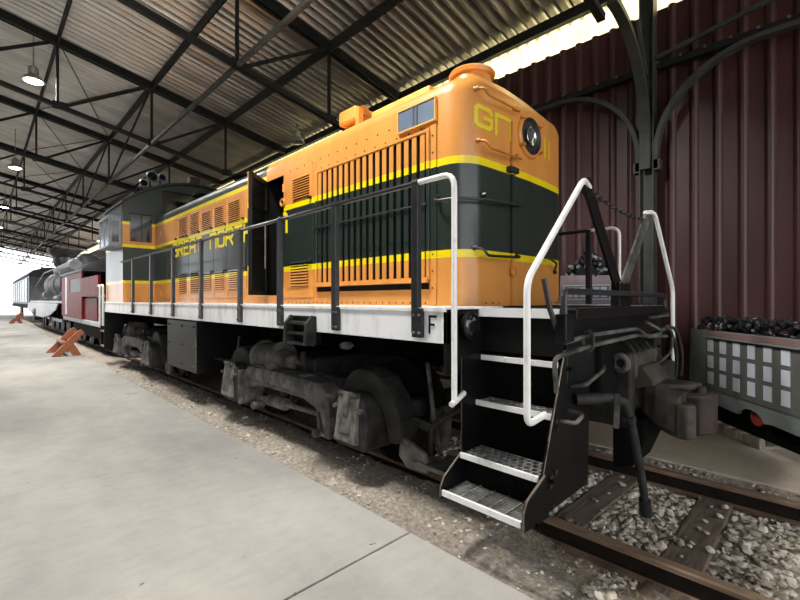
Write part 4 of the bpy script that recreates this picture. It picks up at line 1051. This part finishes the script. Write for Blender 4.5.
for yy in (23.2, 25.0, 26.8, 28.6):
    for sg in (-1, 1):
        MB().lathe((sg * .72, yy, .68), (sg, 0, 0), [(0, .72), (.03, .70), (.03, .58), (.06, .58), (.14, .68), (.15, .14), (.2, .12)], 28).build('drive_wheel', 'wheel', sl, True)
for sg in (-1, 1):
    MB().cyl((sg * 1.15, 30.4, .85), (sg * 1.15, 31.8, .85), .34, n=18).build('cylinder', 'dark_iron', sl, True)
    MB().bar((sg * 1.05, 23.2, .6), (sg * 1.05, 28.6, .6), .05, .13).build('side_rod', 'silver', sl)
    MB().bar((sg * 1.12, 26.8, .6), (sg * 1.15, 30.4, .85), .05, .11).build('main_rod', 'silver', sl)
    for yy in (32.4, 33.6): MB().lathe((sg * .72, yy, .38), (sg, 0, 0), [(0, .42), (.03, .40), (.12, .38), (.12, .1)], 18).build('pilot_wheel', 'wheel', sl, True)
MB().tube([(-1.3, 21.5, 2.5), (-1.15, 24, 2.9), (-1.1, 30, 2.95), (-1.2, 33.6, 2.3)], .03, 6).build('handrail', 'silver', sl)
MB().tube([(-.95, 22.4, 2.0), (-1.2, 22.8, 1.6), (-1.15, 24.6, 1.6)], .09, 8, round_=.3).build('steam_pipe', 'grey_iron', sl, True)
MB().cyl((-1.12, 27.6, 1.75), (-1.12, 28.3, 1.75), .2, n=14).build('air_pump', 'grey_iron', sl, True)
for sg in (-1, 1):
    pts = [(21.3, 1.36), (35.2, 1.36), (36.2, 1.0), (34.5, .80), (31, .66), (27, .66), (24, .84), (22, 1.1)]
    MB().prism(pts, 'x', min(sg * 1.38, sg * 1.42), max(sg * 1.38, sg * 1.42)).build('valance', 'pale_panel', sl, bev=.01)
MB().prism([(34.6, .9), (35.4, .2), (35.3, .15), (34.4, .3)], 'x', -1.2, 1.2).build('pilot', 'dark_iron', sl)

tc = thing('passenger_car', 'grey railway car with pale side panels at the far end', 'train car', (0, 46, 0))
MB().box(-1.35, 1.35, 36.6, 56, .95, 1.2).build('underframe', 'black_matte', tc)
MB().box(-1.3, 1.3, 36.8, 55.8, 1.2, 3.1).build('body', 'grey_iron', tc, bev=.04)
MB().prism([(-1.4, 3.1), (1.4, 3.1), (1.1, 3.45), (.4, 3.65), (-.4, 3.65), (-1.1, 3.45)], 'y', 36.5, 56.1).build('roof', 'dark_iron', tc)
for yy in (37.6, 40.2, 42.8, 45.4, 48, 50.6, 53.2): MB().box(-1.36, -1.3, yy, yy + 1.7, 1.35, 2.95).build('side_panel', 'pale_panel', tc, bev=.01)
for yy in (38.4, 40, 52.5, 54.2):
    for sg in (-1, 1): MB().lathe((sg * .72, yy, .42), (sg, 0, 0), [(0, .45), (.03, .42), (.12, .42), (.12, .1)], 18).build('wheel', 'wheel', tc, True)

# ------------------------------------------------------------------ wooden trestles on the platform
def trestle(px, py, label):
    t = thing('wooden_trestle', label, 'trestle', (px, py, 0), 'brown wooden trestles along the platform edge')
    for j, yy in enumerate((py, py + 1.25)):
        m = MB(); m.prism([(px - .36, 0), (px - .16, 0), (px + .36, .61), (px + .29, .70), (px + .20, .66)], 'y', yy, yy + .09); m.build('slanted_board', 'wood_stain', t, bev=.006)
        m = MB(); m.prism([(px + .10, 0), (px + .29, 0), (px + .12, .34), (px - .0, .22)], 'y', yy + .005, yy + .085); m.build('prop_leg', 'wood_stain', t, bev=.006)
    MB().bar((px - .07, py + .09, .34), (px - .07, py + 1.25, .34), .10, .06, (0, 0, 1)).build('cross_rail', 'wood_stain', t, bev=.006)
trestle(-1.88, 14.5, 'brown wooden trestle with slanted boards on the platform, the nearer one')
trestle(-1.90, 36.5, 'small far brown wooden trestle at the platform edge by the steam engine')

# ------------------------------------------------------------------ mock train pieces by the maroon wall
def lump(seed, m):
    v, f = ROCKS[seed]; return MB().add(v, f).mesh('coal_lump', m)
CL = [lump(i, 'coal' if i % 4 else 'coal_grey') for i in range(8)]
A = Vector((2.60, 1.32, 0)); dA = Vector((-.755, -.656, 0)); nA = Vector((.656, -.755, 0))
def on(t, d, z): return A + dA * t + nA * d + Vector((0, 0, z))
def slabq(pts, d0, d1):   # pts: (t, z) outline, extruded between depths d0..d1
    m = MB(); n = len(pts)
    vs = [on(t, d0, z) for t, z in pts] + [on(t, d1, z) for t, z in pts]
    return m.add(vs, [tuple(range(n)), tuple(reversed(range(n, 2 * n)))] + [(i, i + n, (i + 1) % n + n, (i + 1) % n) for i in range(n)])
mk = thing('mock_tender', 'grey plywood mock coal tender with rows of white rectangles by the wall', 'prop', tuple(on(1.1, .3, 0)))
LEN = 2.3
scal = [(-.06, .42), (.0, 1.155), (LEN, 1.165), (LEN + .06, .42)]
k = LEN
bot = []
for c0 in (1.82, .98, .16):
    bot += [(c0 + .30, .345)] + [(c0 + .17 * math.cos(a), .33 + .09 * math.sin(a)) for a in [PI * i / 6 for i in range(7)]]
bot = [p for p in bot if p[0] < LEN]
slabq([(-.05, .40), (0, 1.155), (LEN, 1.165), (LEN, .345)] + bot, 0, .03).build('front_board', 'mock_grey', mk)
slabq([(0, .5), (0, 1.15), (.03, 1.15), (.03, .5)], .03, .42).build('end_board', 'mock_grey', mk)
slabq([(LEN - .03, .5), (LEN - .03, 1.15), (LEN, 1.15), (LEN, .5)], .03, .42).build('end_board', 'mock_grey', mk)
slabq([(.0, .5), (0, 1.15), (LEN, 1.15), (LEN, .5)], .42, .45).build('back_board', 'mock_grey', mk)
slabq([(.0, .5), (0, .53), (LEN, .53), (LEN, .5)], .03, .42).build('bottom_board', 'mock_dark', mk)
slabq([(.30, .50), (.31, 1.085), (LEN, 1.085), (LEN, .50)], -.012, 0).build('window_board', 'mock_dark', mk)
slabq([(.32, 1.10), (.32, 1.15), (LEN, 1.155), (LEN, 1.10)], -.012, 0).build('top_stripe', 'mock_pink', mk)
slabq([(.31, 1.08), (.31, 1.096), (LEN, 1.098), (LEN, 1.08)], -.05, 0).build('ledge', 'mock_grey', mk)
for r_ in range(3):
    for c_ in range(9):
        t = .345 + c_ * .208; z = .56 + r_ * .181
        if t + .09 > LEN: continue
        slabq([(t, z), (t, z + .138), (t + .098, z + .138), (t + .098, z)], -.018, -.012).build('white_card', 'mock_white', mk)
for c0 in (1.82, .98, .16):
    ctr = on(c0, .06, .345); MB().lathe(ctr, nA, [(0, .085), (.03, .085)], 24).build('red_wheel', 'mock_red', mk, True)
slabq([(.1, 0), (.1, .5), (.16, .5), (.16, 0)], .3, .4).build('leg', 'mock_dark', mk); slabq([(2.0, 0), (2.0, .5), (2.06, .5), (2.06, 0)], .3, .4).build('leg', 'mock_dark', mk)
slabq([(.05, .13), (.05, .5), (LEN, .5), (LEN, .13)], .12, .14).build('skirt', 'black_matte', mk)
for i in range(260):
    t = random.uniform(.06, LEN - .05); d = random.uniform(.03, .4); z = 1.14 + .10 * math.sin(PI * min(1, max(0, d / .4))) + random.uniform(0, .06)
    sz = random.uniform(.03, .05); link('coal_lump', CL[random.choice([0, 1, 1, 2, 2, 3, 3, 5, 5, 6, 6, 7, 4])], mk, tuple(on(t, d, z)), (random.random() * 6, random.random() * 6, 0), (sz, sz * .9, sz * .7))
slabq([(.02, 1.05), (.02, 1.13), (LEN, 1.13), (LEN, 1.05)], .03, .42).build('coal_bed', 'coal', mk)
# second mock car farther along the wall
m2 = thing('mock_coal_wagon', 'pale lilac mock coal wagon with small white windows, behind the front railing', 'prop', (2.7, 2.65, 0))
MB().prism([(2.12, .0), (3.04, .0), (2.95, 1.86), (2.22, 1.84)], 'x', 2.58, 2.62).build('front_board', 'mock_lilac', m2)
MB().box(2.62, 2.98, 2.25, 2.92, .3, 1.78).build('body', 'mock_grey', m2)
MB().box(2.565, 2.58, 2.25, 2.88, 1.52, 1.70).build('window_frame', 'mock_grey', m2)
for i in range(6):
    yy = 2.29 + i * .096; MB().box(2.558, 2.565, yy, yy + .075, 1.54, 1.68).build('white_card', 'mock_white', m2)
MB().box(2.572, 2.58, 2.23, 2.90, 1.505, 1.715).build('frame_edge', 'mock_white', m2)
for i in range(120):
    u = random.uniform(-1, 1); yy = 2.60 + u * .33; hgt = .40 * (1 - abs(u)) + .02; z = 1.82 + random.uniform(0, hgt); x = random.uniform(2.60, 2.9)
    sz = random.uniform(.03, .055); link('coal_lump', CL[random.choice([0, 4, 1, 2, 3, 5])], m2, (x, yy, z), (random.random() * 6, random.random() * 6, 0), (sz, sz * 1.2, sz * .7))
MB().prism([(2.25, 1.8), (2.95, 1.8), (2.62, 2.2), (2.56, 2.2)], 'x', 2.68, 2.85).build('coal_bed', 'coal', m2)

# pallet on the concrete strip
pl = thing('wooden_pallet', 'weathered wooden pallet on the concrete under the mock tender', 'pallet', (2.15, .95, 0))
P0 = Vector((2.01, .62, 0)); dP = Vector((.30, .42, 0)).normalized(); nP = Vector((dP.y, -dP.x, 0))
def pq(a0, a1, b0, b1, z0, z1, nm):
    vs = [P0 + dP * a + nP * b + Vector((0, 0, z)) for a in (a0, a1) for b in (b0, b1) for z in (z0, z1)]
    MB().add(vs, BF).build(nm, 'pallet_wood', pl, bev=.004)
for b in (0, .34, .68): pq(0, .72, b, b + .07, .025, .095, 'stringer')
for a in (0, .2, .4, .6): pq(a, a + .11, 0, .75, .095, .115, 'deck_board')
for a in (0, .6): pq(a, a + .11, 0, .75, 0, .025, 'bottom_board')
